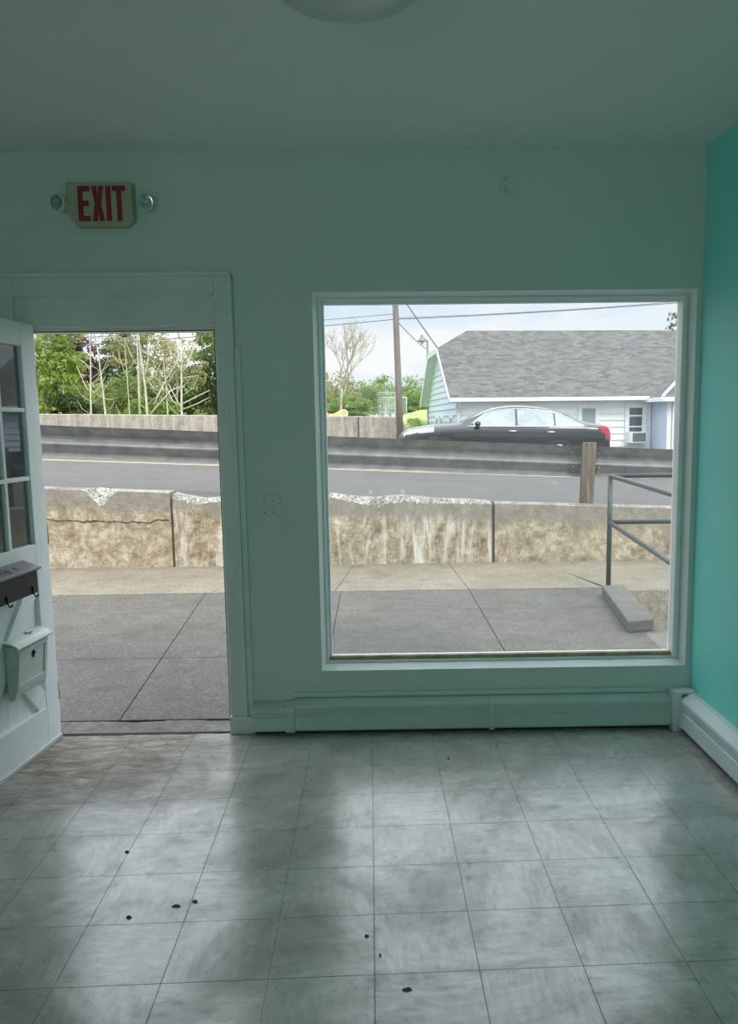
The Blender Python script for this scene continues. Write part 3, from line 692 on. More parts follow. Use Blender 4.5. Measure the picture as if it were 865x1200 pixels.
# handrail
RX, RY = 2.060, 8.36
hr = empty('handrail', (RX, RY, GZ), 'grey pipe handrail at the corner of the sunken stairwell', 'handrail')
f = MB().tube([(RX, RY, GZ), (RX, RY, 1.04)], .024, 14); f.build('post', 'pipe_paint', hr, smooth=True)
f = MB().tube([(RX, RY, 1.035), (RX, 4.6, .995)], .022, 14); f.build('top_rail', 'pipe_paint', hr, smooth=True)
f = MB().tube([(RX, RY, .575), (RX, 4.6, .41)], .022, 14); f.build('lower_rail', 'pipe_paint', hr, smooth=True)
f = MB().tube([(RX, RY, 1.035), (6, RY, 1.035)], .022, 14); f.build('top_rail', 'pipe_paint', hr, smooth=True)
f = MB().tube([(RX, RY, .578), (6, RY, .578)], .022, 14); f.build('lower_rail', 'pipe_paint', hr, smooth=True)
f = MB().tube([(RX, 4.62, GZ), (RX, 4.62, .995)], .022, 14); f.build('post', 'pipe_paint', hr, smooth=True)
f = MB().tube([(5.97, RY, GZ), (5.97, RY, 1.035)], .022, 14); f.build('post', 'pipe_paint', hr, smooth=True)

# ---------------------------------------------------------------- low retaining wall along the road
def lerp_prof(prof, x):
    if x <= prof[0][0]: return prof[0][1]
    for (a, za), (b, zb) in zip(prof, prof[1:]):
        if x <= b: return za+(zb-za)*(x-a)/(b-a)
    return prof[-1][1]
def road_z(x, y): return .635-.045*x
def ret_wall(name, x0, x1, front, back, mat, label, rough):
    rnd = random.Random(len(name)+int(x0*100)); f = MB(); n = max(2, int((x1-x0)/.018)) if x1-x0 < 4.5 else int((x1-x0)/.05)
    Y0, Y1 = 9.855, 10.10
    rowsN = 8; k0 = 0
    cols_ = []
    for i in range(n+1):
        x = x0+(x1-x0)*i/n; zf, zb = lerp_prof(front, x), lerp_prof(back, x)
        sp = max(0, zb-zf-.012)                                    # how deep the edge is broken here
        j = rough*min(1.5, sp*30)
        zf += rnd.uniform(-1, 1)*.012*j; 
        col = [(x, Y0+rnd.uniform(0, .004), -.2+(zf+.2)*r/6) for r in range(7)]
        for r in range(1, 5):                                      # from broken front edge up to the back edge
            t = r/4; z = zf+(zb-zf)*min(1, t*1.6); y = Y0+(Y1-Y0)*t*(.55 if sp > .01 else 1) if r < 4 else Y1
            col.append((x, y+rnd.uniform(-.012, .012)*j*(r < 4), z+rnd.uniform(-.014, .014)*j*(r < 4)))
        col += [(x, Y1, -.2)]
        cols_.append((col, sp))
    m_ = len(cols_[0][0])
    vs = [v for c, _ in cols_ for v in c]
    f.v = list(vs)
    for i in range(n):
        sp = (cols_[i][1]+cols_[i+1][1])/2
        for r in range(m_-1):
            f.f.append((i*m_+r, (i+1)*m_+r, (i+1)*m_+r+1, i*m_+r+1)); f.m.append(1 if 6 <= r < 10 else 0)
    f.f.append(tuple(range(m_))); f.m.append(0); f.f.append(tuple(n*m_+r for r in range(m_-1, -1, -1))); f.m.append(0)
    struct(f.build(name, [mat, 'spalled_concrete']), label)
def crack(x0, x1, zf, seed, wd=.006):
    rnd = random.Random(seed); f = MB(); n = int((x1-x0)/.025); z = 0; up, dn_ = [], []
    for i in range(n+1):
        x = x0+(x1-x0)*i/n; z = z*.85+rnd.uniform(-.011, .011); h = zf(x)+z; t = wd*rnd.uniform(.25, 1.2)
        up.append((x, h+t)); dn_.append((x, h-t))
    for i in range(n): f.prism([dn_[i], dn_[i+1], up[i+1], up[i]], 'y', 9.8500, 9.8545)
    return f
L = lambda x: .690-.045*x+.006
ret_wall('retaining_wall', -14, -2.662, [(-14, L(-14)-.008), (-3.62, L(-3.62)-.010), (-3.60, .775), (-3.54, .73), (-3.46, .66), (-3.38, .735), (-3.31, .80), (-3.30, L(-3.3)-.010), (-2.66, L(-2.66)-.012)],
    [(-14, L(-14)), (-2.66, L(-2.66))], 'retaining_plain', 'low stained concrete wall, length behind the doorway', 1)
struct(crack(-4.6, -2.68, lambda x: .495-.012*(x+3.6), 4).build('trim_7', 'slot_dark'), 'long horizontal crack in the low wall')
ret_wall('retaining_wall', -2.632, 1.055, [(-2.63, .745), (-2.5, .705), (-2.36, .665), (-2.2, .69), (-2.05, .70), (-1.6, .69), (-1.1, .70), (-.80, .725), (-.6, .68), (-.42, .655), (-.25, .63), (-.1, .655), (.1, .665), (.22, .66), (.35, .640), (.5, .645), (.8, .638), (1.0, .630), (1.055, .610)],
    [(-2.63, .80), (-2.55, .772), (-2.3, .725), (-2.1, .735), (-.80, .768), (-.6, .735), (-.3, .71), (0, .735), (.2, .720), (.4, .692), (.8, .678), (1.055, .655)], 'retaining_streaked', 'low lime-streaked concrete wall with broken top edge', 1)
ret_wall('retaining_wall', 1.09, 14, [(1.09, .633), (14, .633-.041*12.9)], [(1.09, .645), (14, .645-.041*12.9)], 'retaining_plain', 'low concrete wall length under the guardrail post', .5)
struct(MB().box(-2.67, -2.62, 9.88, 10.0, -.2, .74).box(1.05, 1.095, 9.88, 10.0, -.2, .62).build('trim_5', 'dirt'), 'dark joints in the low wall')

# road
f = MB(); n = 40
def strip_xy(f, x0, x1, y0, y1, dz, nx=24, mi=0):
    k = len(f.v)
    for i in range(nx+1):
        x = x0+(x1-x0)*i/nx
        f.v += [(x, y0, road_z(x, y0)+dz), (x, y1, road_z(x, y1)+dz)]
    for i in range(nx): f.f.append((k+2*i, k+2*i+2, k+2*i+3, k+2*i+1)); f.m.append(mi)
strip_xy(f, -70, 9, 10.05, 29.2, -.012)
f.add([(9, 10.05, .218), (70, 10.05, .1), (70, 80, .1), (9, 29.2, .218)], [(0, 1, 2, 3)])
rd = struct(f.build('road', 'asphalt', recalc=False), 'grey asphalt road')
for y, m_, nm, lab in ((16.62, 'yellow_road_paint', 'centre_line', 'faded yellow double centre line'), (19.75, 'white_road_paint', 'edge_line', 'faded white road edge line')):
    f = MB(); strip_xy(f, -60, 9, y, y+.12, -.006)
    if nm == 'centre_line': strip_xy(f, -60, 9, y+.28, y+.40, -.006)
    o = f.build(nm, m_, rd, recalc=False)

# ---------------------------------------------------------------- guardrail
gr = empty('guardrail', (2.25, 10.2, .55), 'galvanised steel guardrail on wooden posts along the road edge', 'guardrail')
def wbeam(x0, x1, off, n=2):
    # section: (y, z) from top lip to bottom lip, seen from behind the valley comes toward the viewer
    sec = [(0, .186), (.012, .184), (.030, .170), (.125, .072), (.132, .058), (.124, .046), (.014, -.012), (.004, -.022), (.004, -.036), (.014, -.050), (.085, -.128), (.090, -.142), (.082, -.152), (.018, -.182), (.006, -.190), (0, -.192)]
    back = [(y+.004, z) for y, z in reversed(sec)]
    f = MB(); P = sec+back; k = len(P)
    zc = lambda x: 1.215-.0505*x-.018
    vs = []
    for x in (x0, x1): vs += [(x, 10.30+off+y, zc(x)+z) for y, z in P]
    return f.add(vs, [tuple(range(k)), tuple(range(2*k-1, k-1, -1))]+[(i, i+k, (i+1) % k+k, (i+1) % k) for i in range(k)])
wbeam(-9.6, 2.36, 0).build('rail', 'galvanised', gr)
wbeam(2.02, 13.9, .006).build('rail', 'galvanised', gr)
def gpost(x, tilt=.035):
    zb = road_z(x, 10.2)-.12; zt = 1.375-.0505*x+.055
    f = MB().tube([(x-.0*tilt, 10.205, zb), (x+tilt*.5, 10.205, (zb+zt)/2), (x+tilt, 10.205, zt-.012), (x+tilt, 10.205, zt)], [.086, .085, .083, .076], 20)
    f.build('post', 'post_wood', gr, smooth=True, autos=40, origin=(x, 10.205, zb))
for x in (2.222, -1.588, -5.398, 6.032): gpost(x)
for x in (2.09, 2.40):
    for dz, dy in ((.10, .090), (.02, .066), (-.07, .026), (-.12, .072)):
        MB().lathe([(0, .016), (.014, .014), (.017, 0)], (x, 10.30+dy, 1.215-.0505*x-.018+dz), (0, -1, 0), 10).build('bolt', 'galvanised', gr)

# ---------------------------------------------------------------- far wall, lawn, pole
f = MB(); xs_ = [-60+i*1.5 for i in range(41)]
xs_ = [x for x in xs_ if x < -.3]+[-.3, .05, .30]
def fw_top(x): return (1.775-.0195*(x+.24)) if x < .06 else 1.75
k = 0
for x in xs_:
    zt = fw_top(x) if x < .2 else 1.15
    f.v += [(x, 29.0, .2), (x, 29.0, zt-.02), (x, 29.03, zt), (x, 29.27, zt), (x, 29.3, .2)]
for i in range(len(xs_)-1):
    for r in range(4): f.f.append((i*5+r, (i+1)*5+r, (i+1)*5+r+1, i*5+r+1)); f.m.append(0)
e = (len(xs_)-1)*5; f.f += [(0, 1, 2, 3, 4), tuple(e+r for r in (4, 3, 2, 1, 0))]; f.m += [0, 0]
for x in (-1.42,): f.box(x, x+.06, 28.99, 29.1, .3, fw_top(x)-.03, 1)
struct(f.build('boundary_wall', ['far_concrete', 'dirt']), 'pale concrete wall across the road')
# ground beyond
f = MB()
gx = [-90, -60, -40, -25, -15, -8, -4, -2, -.6, .15, 1, 2, 4, 8, 16, 40, 90]; gy = [29.15, 30.5, 33, 37, 42, 50, 60, 80, 140, 300]
def gz(x, y):
    t = min(1, max(0, (y-29.15)/26))
    left = 1.50+.25*min(1, (y-29.15)/12)-.012*min(0, x+2)
    u_ = min(1, max(0, (y-29.15)/10)); right = .45+1.72*u_*u_*(3-2*u_)
    s = min(1, max(0, (x+.3)/1.0)); s = s*s*(3-2*s)
    return left*(1-s)+right*s
for y in gy:
    for x in gx: f.v.append((x, y, gz(x, y)))
nx = len(gx)
for j in range(len(gy)-1):
    for i in range(nx-1): f.f.append((j*nx+i, j*nx+i+1, (j+1)*nx+i+1, (j+1)*nx+i)); f.m.append(0)
struct(f.build('lawn', 'grass', smooth=True, recalc=False), 'rough grass rising beyond the road')
# tall grass on the bank beside the wall's end
f = MB(); rnd = random.Random(5)
for k in range(2600):
    y = rnd.uniform(29.5, 35.2); x = rnd.uniform(.34, 1.42-.079*(y-27)) if y < 36 else rnd.uniform(-.1, 1.9); z = gz(x, y); h = rnd.uniform(.08, .24); a = rnd.uniform(0, PI); wd = .035
    dx, dy = math.cos(a)*wd, math.sin(a)*wd; lx_, ly_ = rnd.uniform(-.12, .12), rnd.uniform(-.12, .12)
    f.add([(x-dx, y-dy, z-.02), (x+dx, y+dy, z-.02), (x+lx_, y+ly_, z+h)], [(0, 1, 2)])
tag(f.build('tall_grass', 'grass', recalc=False), 'yellow-green tall grass on bank between far wall and house', 'grass', kind='stuff')

pole = tag(MB().tube([(.02, 28.3, .55), (-.03, 28.3, 3.0), (-.085, 28.3, 5.3), (-.14, 28.3, 8.6)], [.118, .105, .095, .085], 16).build('utility_pole', 'pole_wood', smooth=True, origin=(.02, 28.3, .55)), 'brown wooden utility pole across the road', 'pole')
def wire(pts, sag, r, label, mat='wire_black', n=14):
    f = MB(); a, b = Vector(pts[0]), Vector(pts[1])
    f.tube([tuple(a+(b-a)*(i/n)-Vector((0, 0, sag*4*(i/n)*(1-i/n)))) for i in range(n+1)], r, 6)
    tag(f.build('power_line', mat, smooth=True), label, 'cable', 'overhead wires')
wire([(-.11, 28.28, 5.95), (1.42, 30.9, 4.12)], .03, .022, 'thick service cable slanting from pole down to house roof peak', 'cable_grey')
wire([(-.08, 28.3, 4.86), (1.13, 35.8, 4.55)], .05, .014, 'thin cable slanting from pole to the lamp mast')
wire([(-.08, 28.3, 4.88), (17.5, 24.2, 5.55)], .16, .013, 'nearly level wire from pole running right above the house roof')
wire([(-.08, 28.3, 4.92), (17.5, 24.6, 5.75)], .22, .008, 'thinner upper wire running right above the house roof')
wire([(-.08, 28.3, 4.88), (-18.5, 30, 3.95)], .10, .013, 'wire from pole running left past the doorway trees')
wire([(-.08, 28.3, 5.05), (-18.5, 30, 4.25)], .10, .010, 'upper wire running left in front of the doorway trees')

# ---------------------------------------------------------------- lamp mast behind the house gable
lm = empty('yard_lamp', (1.2, 36.2, 1.6), 'bell-shaped yard lamp on slim mast behind the gable', 'lamp')
MB().tube([(1.2, 36.2, 1.0), (1.2, 36.2, 4.95)], .05, 10).build('mast', 'cable_grey', lm, smooth=True)
MB().tube([(1.2, 36.2, 4.85), (1.08, 36.2, 5.03), (.97, 36.2, 5.05)], .025, 8).build('arm', 'cable_grey', lm, smooth=True)
MB().lathe([(.03, .20), (.06, .17), (.07, .06), (.20, -.06), (.205, -.09), (.16, -.09)], (.97, 36.2, 4.98), (0, 0, 1), 16).build('lamp_shade', 'cable_grey', lm, smooth=True)
MB().lathe([(.06, -.05), (.08, -.12), (.05, -.2), (0, -.22)], (.97, 36.2, 4.98), (0, 0, 1), 12).build('bulb', 'lamp_glass_white', lm, smooth=True)

# ================================================================== HOUSE
TH = math.radians(4.5)
HM = Matrix.Translation((1.82, 27.0, 0)) @ Matrix.Rotation(TH, 4, 'Z')
house = empty('house', (0, 0, 0), 'white sided house with grey shingle roof across the road', 'house')
house.matrix_world = HM
def hp(mb, name, mats, par=None, **k):
    o = mb.build(name, mats, None, **k); o.parent = par or house; return o
EZ, RZ, DEP, LEN, OV = 2.30, 4.78, 8.0, 13.0, .35
sl = (RZ-EZ)/(DEP/2+OV)                                  # roof slope
def rz(v): return EZ+(min(v, DEP-v)+OV)*sl
# lapped siding
def lap_front(f, u0, u1, z0, z1, v=0.0, h=.21):
    z = z0
    while z < z1-.01:
        t = min(z+h, z1)
        f.add([(u0, v-.035, z), (u1, v-.035, z), (u1, v, t), (u0, v, t), (u0, v+.02, z), (u1, v+.02, z)], [(0, 1, 2, 3), (0, 4, 5, 1)]); z = t
f = MB(); lap_front(f, 0, 6.22, .1, EZ+.12); f.box(0, LEN, .03, .2, .05, EZ+.12)
hp(f, 'front_siding', 'siding_white', recalc=False)
f = MB(); z = .1; h = .21
while z < RZ:
    t = z+h
    def span(zz):
        if zz <= rz(0): return 0, DEP
        d = (zz-EZ)/sl-OV; return d, DEP-d
    a0, a1 = span(z); b0, b1 = span(min(t, 4.1))
    if z < 4.1:
        f.add([(-.04, a0, z), (-.04, a1, z), (0, b1, min(t, 4.1)), (0, b0, min(t, 4.1)), (.03, a0, z), (.03, a1, z)], [(0, 3, 2, 1), (0, 1, 5, 4)])
    z = t
hp(f, 'gable_siding', 'siding_blue_shade', recalc=False)
f = MB(); f.box(LEN-.2, LEN, .2, DEP, .05, EZ); f.box(0.03, LEN, DEP-.2, DEP, .05, EZ); hp(f, 'rear_walls', 'siding_white')
# roof with clipped gable
def roofpoly(name, pts, par=None, th=.10, mat='shingles'):
    a, b, c = [Vector(p) for p in pts[:3]]; n = (b-a).cross(c-a).normalized()
    if n.z < 0: n = -n
    ux = Vector((n.y, -n.x, 0)).normalized() if abs(n.z) < .999 else Vector((1, 0, 0)); vy = n.cross(ux)
    m_ = MB(); k = len(pts)
    m_.add([tuple(Vector(p)) for p in pts]+[tuple(Vector(p)-Vector((0, 0, th))) for p in pts], [tuple(range(k)), tuple(range(2*k-1, k-1, -1))]+[(i, i+k, (i+1) % k+k, (i+1) % k) for i in range(k)])
    o = hp(m_, name, [mat, 'soffit_grey'], par)
    me = o.data; uvl = me.uv_layers.new(name='UVMap')
    for p in me.polygons:
        if p.normal.z < .05: p.material_index = 1
        for li in p.loop_indices:
            q = Vector(me.vertices[me.loops[li].vertex_index].co); uvl.data[li].uv = (q.dot(ux), q.dot(vy))
    return o
uL = -.32; zc_ = 4.06; vc = (zc_-EZ)/sl-OV; uR = .92; vm = DEP/2
roofpoly('roof_slope', [(uL, -OV, EZ), (LEN+.3, -OV, EZ), (LEN+.3, vm, RZ), (uR, vm, RZ), (uL, vc, zc_)])
roofpoly('roof_slope', [(uL, DEP+OV, EZ), (uL, DEP-vc, zc_), (uR, vm, RZ), (LEN+.3, vm, RZ), (LEN+.3, DEP+OV, EZ)])
roofpoly('roof_slope', [(uL, vc, zc_), (uR, vm, RZ), (uL, DEP-vc, zc_)])
f = MB()
f.box(uL, 6.35, -OV-.10, -OV+.01, EZ-.12, EZ-.005)                       # gutter
hp(f, 'gutter', 'fascia_white', bevel=.01)
f = MB(); f.box(uL+.05, 6.35, -OV, 0.0, EZ-.10, EZ-.07); hp(f, 'soffit', 'fascia_white')
f = MB()
for s in (0, 1):
    v = lambda q: q if s == 0 else DEP-q
    a, b = (v(-OV), EZ), (v(vc), zc_)
    f.add([(uL-.02, a[0], a[1]+.01), (uL-.02, b[0], b[1]+.01), (uL-.02, b[0], b[1]-.17), (uL-.02, a[0], a[1]-.17), (uL+.02, a[0], a[1]+.01), (uL+.02, b[0], b[1]+.01), (uL+.02, b[0], b[1]-.17), (uL+.02, a[0], a[1]-.17)],
        [(0,3,2,1),(4,5,6,7),(0,1,5,4),(1,2,6,5),(2,3,7,6),(3,0,4,7)])
f.box(uL-.02, uL+.02, vc, DEP-vc, zc_-.17, zc_+.005)
hp(f, 'rake_board', 'soffit_grey')
f = MB(); f.box(-.05, .10, -.045, .0, .1, EZ+.05); hp(f, 'corner_board', 'fascia_white')
f = MB().tube([(.02, -OV-.02, EZ-.08), (.03, -.10, EZ-.30), (.03, -.08, EZ-.5), (.03, -.08, .3)], .05, 8); hp(f, 'downspout', 'fascia_white', smooth=True)
f = MB().box(-.055, .0, DEP-.07, DEP+.03, .1, EZ-.1); hp(f, 'rear_corner_board', 'cable_grey')
def hwin(u0, u1, z0, z1, name, sashes, v=0.0, blind=None, cas=.10, par=None):
    f = MB()
    f.box(u0-cas, u0, v-.05, v+.02, z0-.06, z1+cas); f.box(u1, u1+cas, v-.05, v+.02, z0-.06, z1+cas); f.box(u0, u1, v-.05, v+.02, z1, z1+cas); f.box(u0-cas, u1+cas, v-.07, v+.02, z0-.09, z0)
    wf = hp(f, name, 'fascia_white', par)
    MB().box(u0, u1, v-.025, v-.015, z0, z1).build('pane', 'house_glass', None).parent = wf
    s = MB()
    for z in sashes: s.box(u0, u1, v-.04, v-.02, z-.022, z+.022)
    s.box(u0, u0+.03, v-.04, v-.02, z0, z1); s.box(u1-.03, u1, v-.04, v-.02, z0, z1); s.box(u0, u1, v-.04, v-.02, z0, z0+.03); s.box(u0, u1, v-.04, v-.02, z1-.03, z1); s.build('sash', 'fascia_white', None).parent = wf
    if blind: MB().box(u0+.03, u1-.03, v-.030, v-.026, blind, z1).build('blind', 'blind_grey', None).parent = wf
    return wf
# coordinates along the front: u = X-1.82 (nearly)
hwin(3.93, 4.42, .95, 1.98, 'window', (1.20,), -.04, blind=1.22)
hwin(5.47, 5.95, .84, 1.98, 'window', (1.36, 1.70), -.04)
hwin(1.55, 2.35, 1.25, 2.02, 'window', (1.64,), -.04)
for v in (.75, 3.2, 4.5):
    gw = hp(MB().box(-.07, .0, v, v+.75, .85, 1.78), 'gable_window', 'fascia_white')
    MB().box(-.076, -.05, v+.10, v+.65, .93, 1.70).build('pane', 'blind_grey', None).parent = gw
# side wing
wg0, wv = 6.25, -1.35
f = MB(); lap_front(f, wg0, wg0+5, .1, EZ-.08, wv); f.box(wg0+.01, wg0+5, wv+.03, wv+.15, .1, EZ-.05)
f.box(wg0, wg0+.1, wv-.02, .0, .1, EZ-.05); hp(f, 'wing_walls', 'siding_blue_shade', recalc=False)
f = MB().box(wg0-.03, wg0+.09, wv-.05, wv, .1, EZ-.08); hp(f, 'wing_corner_board', 'fascia_white')
e0 = EZ-.06; wl = wg0-.30; wf_ = wv-.30; rr = 2.2
roofpoly('wing_roof', [(wl, wf_, e0), (wl+6, wf_, e0), (wl+6, wf_+rr, e0+rr*sl*1.15), (wl+rr, wf_+rr, e0+rr*sl*1.15)])
roofpoly('wing_roof', [(wl, wf_, e0), (wl+rr, wf_+rr, e0+rr*sl*1.15), (wl+rr, wf_+2.6, e0+rr*sl*1.15), (wl, wf_+2.6, e0)])
f = MB().tube([(wl+.02, wf_+.02, e0+.03), (wl+rr, wf_+rr, e0+rr*sl*1.15+.03)], .045, 6); hp(f, 'hip_flashing', 'fascia_white')
f = MB().box(wl, wl+6, wf_-.03, wf_+.01, e0-.13, e0); f.box(wl-.03, wl+.01, wf_, wf_+2, e0-.13, e0); hp(f, 'wing_fascia', 'fascia_white')
wq = hwin(wg0+.22, wg0+1.1, .7, 1.92, 'wing_window', (), wv-.04, blind=.7)
f = MB()
for k in range(14):
    u = wg0+.26+k*.06; f.tube([(u, wv-.075, .72), (u, wv-.075, 1.9)], .022, 6)
f.build('curtain', 'curtain_white', None).parent = wq

ac = empty('air_conditioner', (0, 0, 0), 'white window air conditioner under the dark sash of the house', 'air conditioner')
ac.matrix_world = HM @ Matrix.Translation((5.70, 0, .84))
def acp(mb, n, m_, **k): o = mb.build(n, m_, None, **k); o.parent = ac
acp(MB().box(-.30, .25, -.42, -.045, .005, .36), 'case', 'ac_white', bevel=.012)
acp(MB().box(-.20, .225, -.428, -.415, .05, .32), 'grille', 'ac_grille')
f = MB()
for k in range(9): f.box(-.20, .225, -.433, -.426, .06+k*.03, .066+k*.03)
acp(f, 'louvres', 'cable_grey')

# ================================================================== CAR
CL = 5.13
CM = Matrix.Translation((-.03, 21.6, road_z(0, 0)-.05)) @ Matrix.Rotation(math.radians(2.0), 4, 'Y')
car = empty('car', (0, 0, 0), 'black four-door sedan parked across the road in front of house', 'car')
car.matrix_world = CM
def cp(mb, n, m_, par=None, **k):
    o = mb.build(n, m_, None, **k); o.parent = par or car; return o
#      x    top   roofhalf  belt   half
ST = [(0.00, .66, .55, .60, .62), (.06, .76, .62, .68, .74), (.18, .83, .68, .75, .82), (.45, .90, .72, .81, .89), (.9, .965, .74, .87, .925), (1.30, 1.005, .74, .91, .93),
      (1.48, 1.03, .74, .925, .93), (1.75, 1.17, .66, .935, .93), (2.05, 1.32, .62, .945, .935), (2.35, 1.43, .59, .95, .94), (2.65, 1.475, .585, .955, .94), (2.95, 1.485, .585, .96, .94), (3.25, 1.475, .58, .965, .94),
      (3.60, 1.43, .575, .975, .935), (3.95, 1.335, .58, .985, .93), (4.25, 1.225, .61, .995, .92), (4.50, 1.12, .66, 1.0, .91), (4.70, 1.085, .69, .99, .89), (4.95, 1.065, .68, .97, .86), (5.06, 1.03, .66, .93, .82), (5.11, .90, .62, .80, .78), (5.13, .70, .6, .62, .75)]
def st(x):
    for a, b in zip(ST, ST[1:]):
        if x <= b[0]:
            t = (x-a[0])/(b[0]-a[0]); return [p+(q-p)*t for p, q in zip(a, b)]
    return list(ST[-1])
def half(x):
    _, top, rh_, be, hw = st(x); hh = top-be
    low = .20 if .5 < x < 4.7 else .26
    return [(0, low), (hw*.86, low), (hw*.965, low+.07), (hw*.99, .5*(low+be)-.02), (hw, .68*be+.16), (hw*.985, be-.05), (hw*.955, be), (rh_+(hw*.955-rh_)*.06, be+hh*.90), (rh_*.86, be+hh*.965), (rh_*.5, be+hh*.992), (0, top)]
f = MB(); NS = 80
xs2 = sorted(set([CL*i/NS for i in range(NS+1)]+[s_[0] for s_ in ST]))
rings = []
for x in xs2:
    h_ = half(x); r = [(x, -y, z) for y, z in h_]+[(x, y, z) for y, z in reversed(h_[1:-1])]
    rings.append(r)
n = len(rings[0])
for r in rings: f.v += r
for i in range(len(rings)-1):
    for j in range(n): f.f.append((i*n+j, (i+1)*n+j, (i+1)*n+(j+1) % n, i*n+(j+1) % n)); f.m.append(0)
f.f += [tuple(range(n)), tuple((len(rings)-1)*n+j for j in range(n-1, -1, -1))]; f.m += [0, 0]
cp(f, 'body', 'car_paint', smooth=True, autos=35)
def gpt(x, t, side, off=.006):
    h_ = half(x); a, b = Vector(h_[6]), Vector(h_[7]); p = a+(b-a)*t; d = (b-a).normalized(); nn = Vector((d.y, -d.x))
    if nn.x < 0: nn = -nn
    p += nn*off; return (x, -side*p.x, p.y)
def side_glass(xa, xb, side, shape):
    f = MB(); N = 14
    for i in range(N+1):
        s_ = i/N; x0_ = xa+(xb-xa)*s_
        t0, t1 = shape(x0_)
        for q in range(5): f.v.append(gpt(x0_, t0+(t1-t0)*q/4, side))
    for i in range(N):
        for q in range(4): f.f.append((i*5+q, (i+1)*5+q, (i+1)*5+q+1, i*5+q+1)); f.m.append(0)
    return f
def topline(x):   # how far up the side the glass reaches
    z = st(x); hh = (z[1]-z[3])*.9
    lim = .88*min(1, max(0, (x-1.70)/.35))**.5 if x < 2.2 else .88
    if x > 3.9: lim = .88*max(.03, 1-((x-3.9)/.62)**1.5)
    return lim
for side, nm in ((1, 'near'), (-1, 'far')):
    for xa, xb in ((1.78, 2.78), (2.84, 3.72), (3.76, 4.48)):
        cp(side_glass(xa, xb, side, lambda x: (.04, topline(x))), 'side_window', 'car_glass', smooth=True)
    f = MB(); pts = [gpt(1.62+i*.1, .0, side, .010) for i in range(30)]; f.tube(pts, .013, 6); cp(f, 'window_trim', 'chrome', smooth=True)
    f = MB().tube([gpt(1.72+i*.07, topline(1.72+i*.07)+.02, side, .008) for i in range(40)], .010, 6)
    cp(f, 'window_trim', 'chrome', smooth=True)
    for x in (2.62, 3.55):
        f = MB().tube([(x, -side*(st(x)[4]*.99+.02), .845), (x+.1, -side*(st(x)[4]*.99+.035), .85), (x+.2, -side*(st(x)[4]*.99+.02), .848)], .016, 8); cp(f, 'door_handle', 'chrome', smooth=True)
    f = MB(); my = -side*(st(1.85)[4]+.10)
    f.lathe([(0, -.11), (.05, -.10), (.075, -.03), (.075, .05), (.05, .09), (0, .10)], (1.86, my, 1.01), (0, 1, 0), 16); f.tube([(1.88, -side*.90, .95), (1.87, my, .99)], .02, 8)
    cp(f, 'side_mirror', 'car_paint', smooth=True)
    f = MB()
    for i in range(9):
        x = .10+i*.09; h_ = half(x); f.v += [(x, -side*(h_[5][0]+.006), h_[5][1]-.02), (x, -side*(h_[6][0]+.008), h_[6][1]+.005), (x, -side*(h_[7][0]*.96), h_[7][1]+.008)]
    for i in range(8):
        for q in range(2): f.f.append((i*3+q, (i+1)*3+q, (i+1)*3+q+1, i*3+q+1)); f.m.append(0)
    cp(f, 'headlamp', 'headlamp_lens', smooth=True)
    f = MB()
    xs3 = [4.80, 4.88, 4.96, 5.03, 5.075, 5.105, 5.12]
    for i, x in enumerate(xs3):
        h_ = half(x); zt = h_[6][1]+.045; zb = max(.68, h_[6][1]-.02-.09*i)
        f.v += [(x+.012, -side*(h_[5][0]+.008), zb), (x+.012, -side*(h_[5][0]+.008), (zb+zt)/2-.01), (x+.012, -side*(h_[6][0]+.004), zt)]
    for i in range(len(xs3)-1):
        for q in range(2): f.f.append((i*3+q, (i+1)*3+q, (i+1)*3+q+1, i*3+q+1)); f.m.append(0)
    cp(f, 'tail_lamp', 'lens_red', smooth=True)
    for x in (1.02, 3.86):
        f = MB().lathe([(.20, .0), (.30, .02), (.335, .01), (.345, -.05), (.345, -.17), (.33, -.22), (.2, -.22)], (x, -side*.925, .335), (0, -side, 0), 32)
        wh = cp(f, 'wheel', 'tyre', smooth=True)
        f = MB().lathe([(.0, .012), (.06, .012), (.07, .0), (.18, .004), (.215, .016), (.225, .0)], (x, -side*.925, .335), (0, -side, 0), 24); f.build('rim', 'alloy', None, smooth=True).parent = wh
def top_glass(xa, xb, nm):
    f = MB(); N = 12
    for i in range(N+1):
        x = xa+(xb-xa)*i/N; h_ = half(x)
        row = [h_[7], h_[8], h_[9], h_[10]]
        for y, z in row+[(-y, z) for y, z in reversed(row[:-1])]: f.v.append((x, -y*.95, z+.007))
    for i in range(N):
        for q in range(6): f.f.append((i*7+q, (i+1)*7+q, (i+1)*7+q+1, i*7+q+1)); f.m.append(0)
    cp(f, nm, 'car_glass', smooth=True)
top_glass(1.52, 2.28, 'windshield'); top_glass(3.72, 4.46, 'rear_window')
f = MB().box(-.02, .02, -.35, .35, .42, .66); cp(f, 'grille', 'chrome')

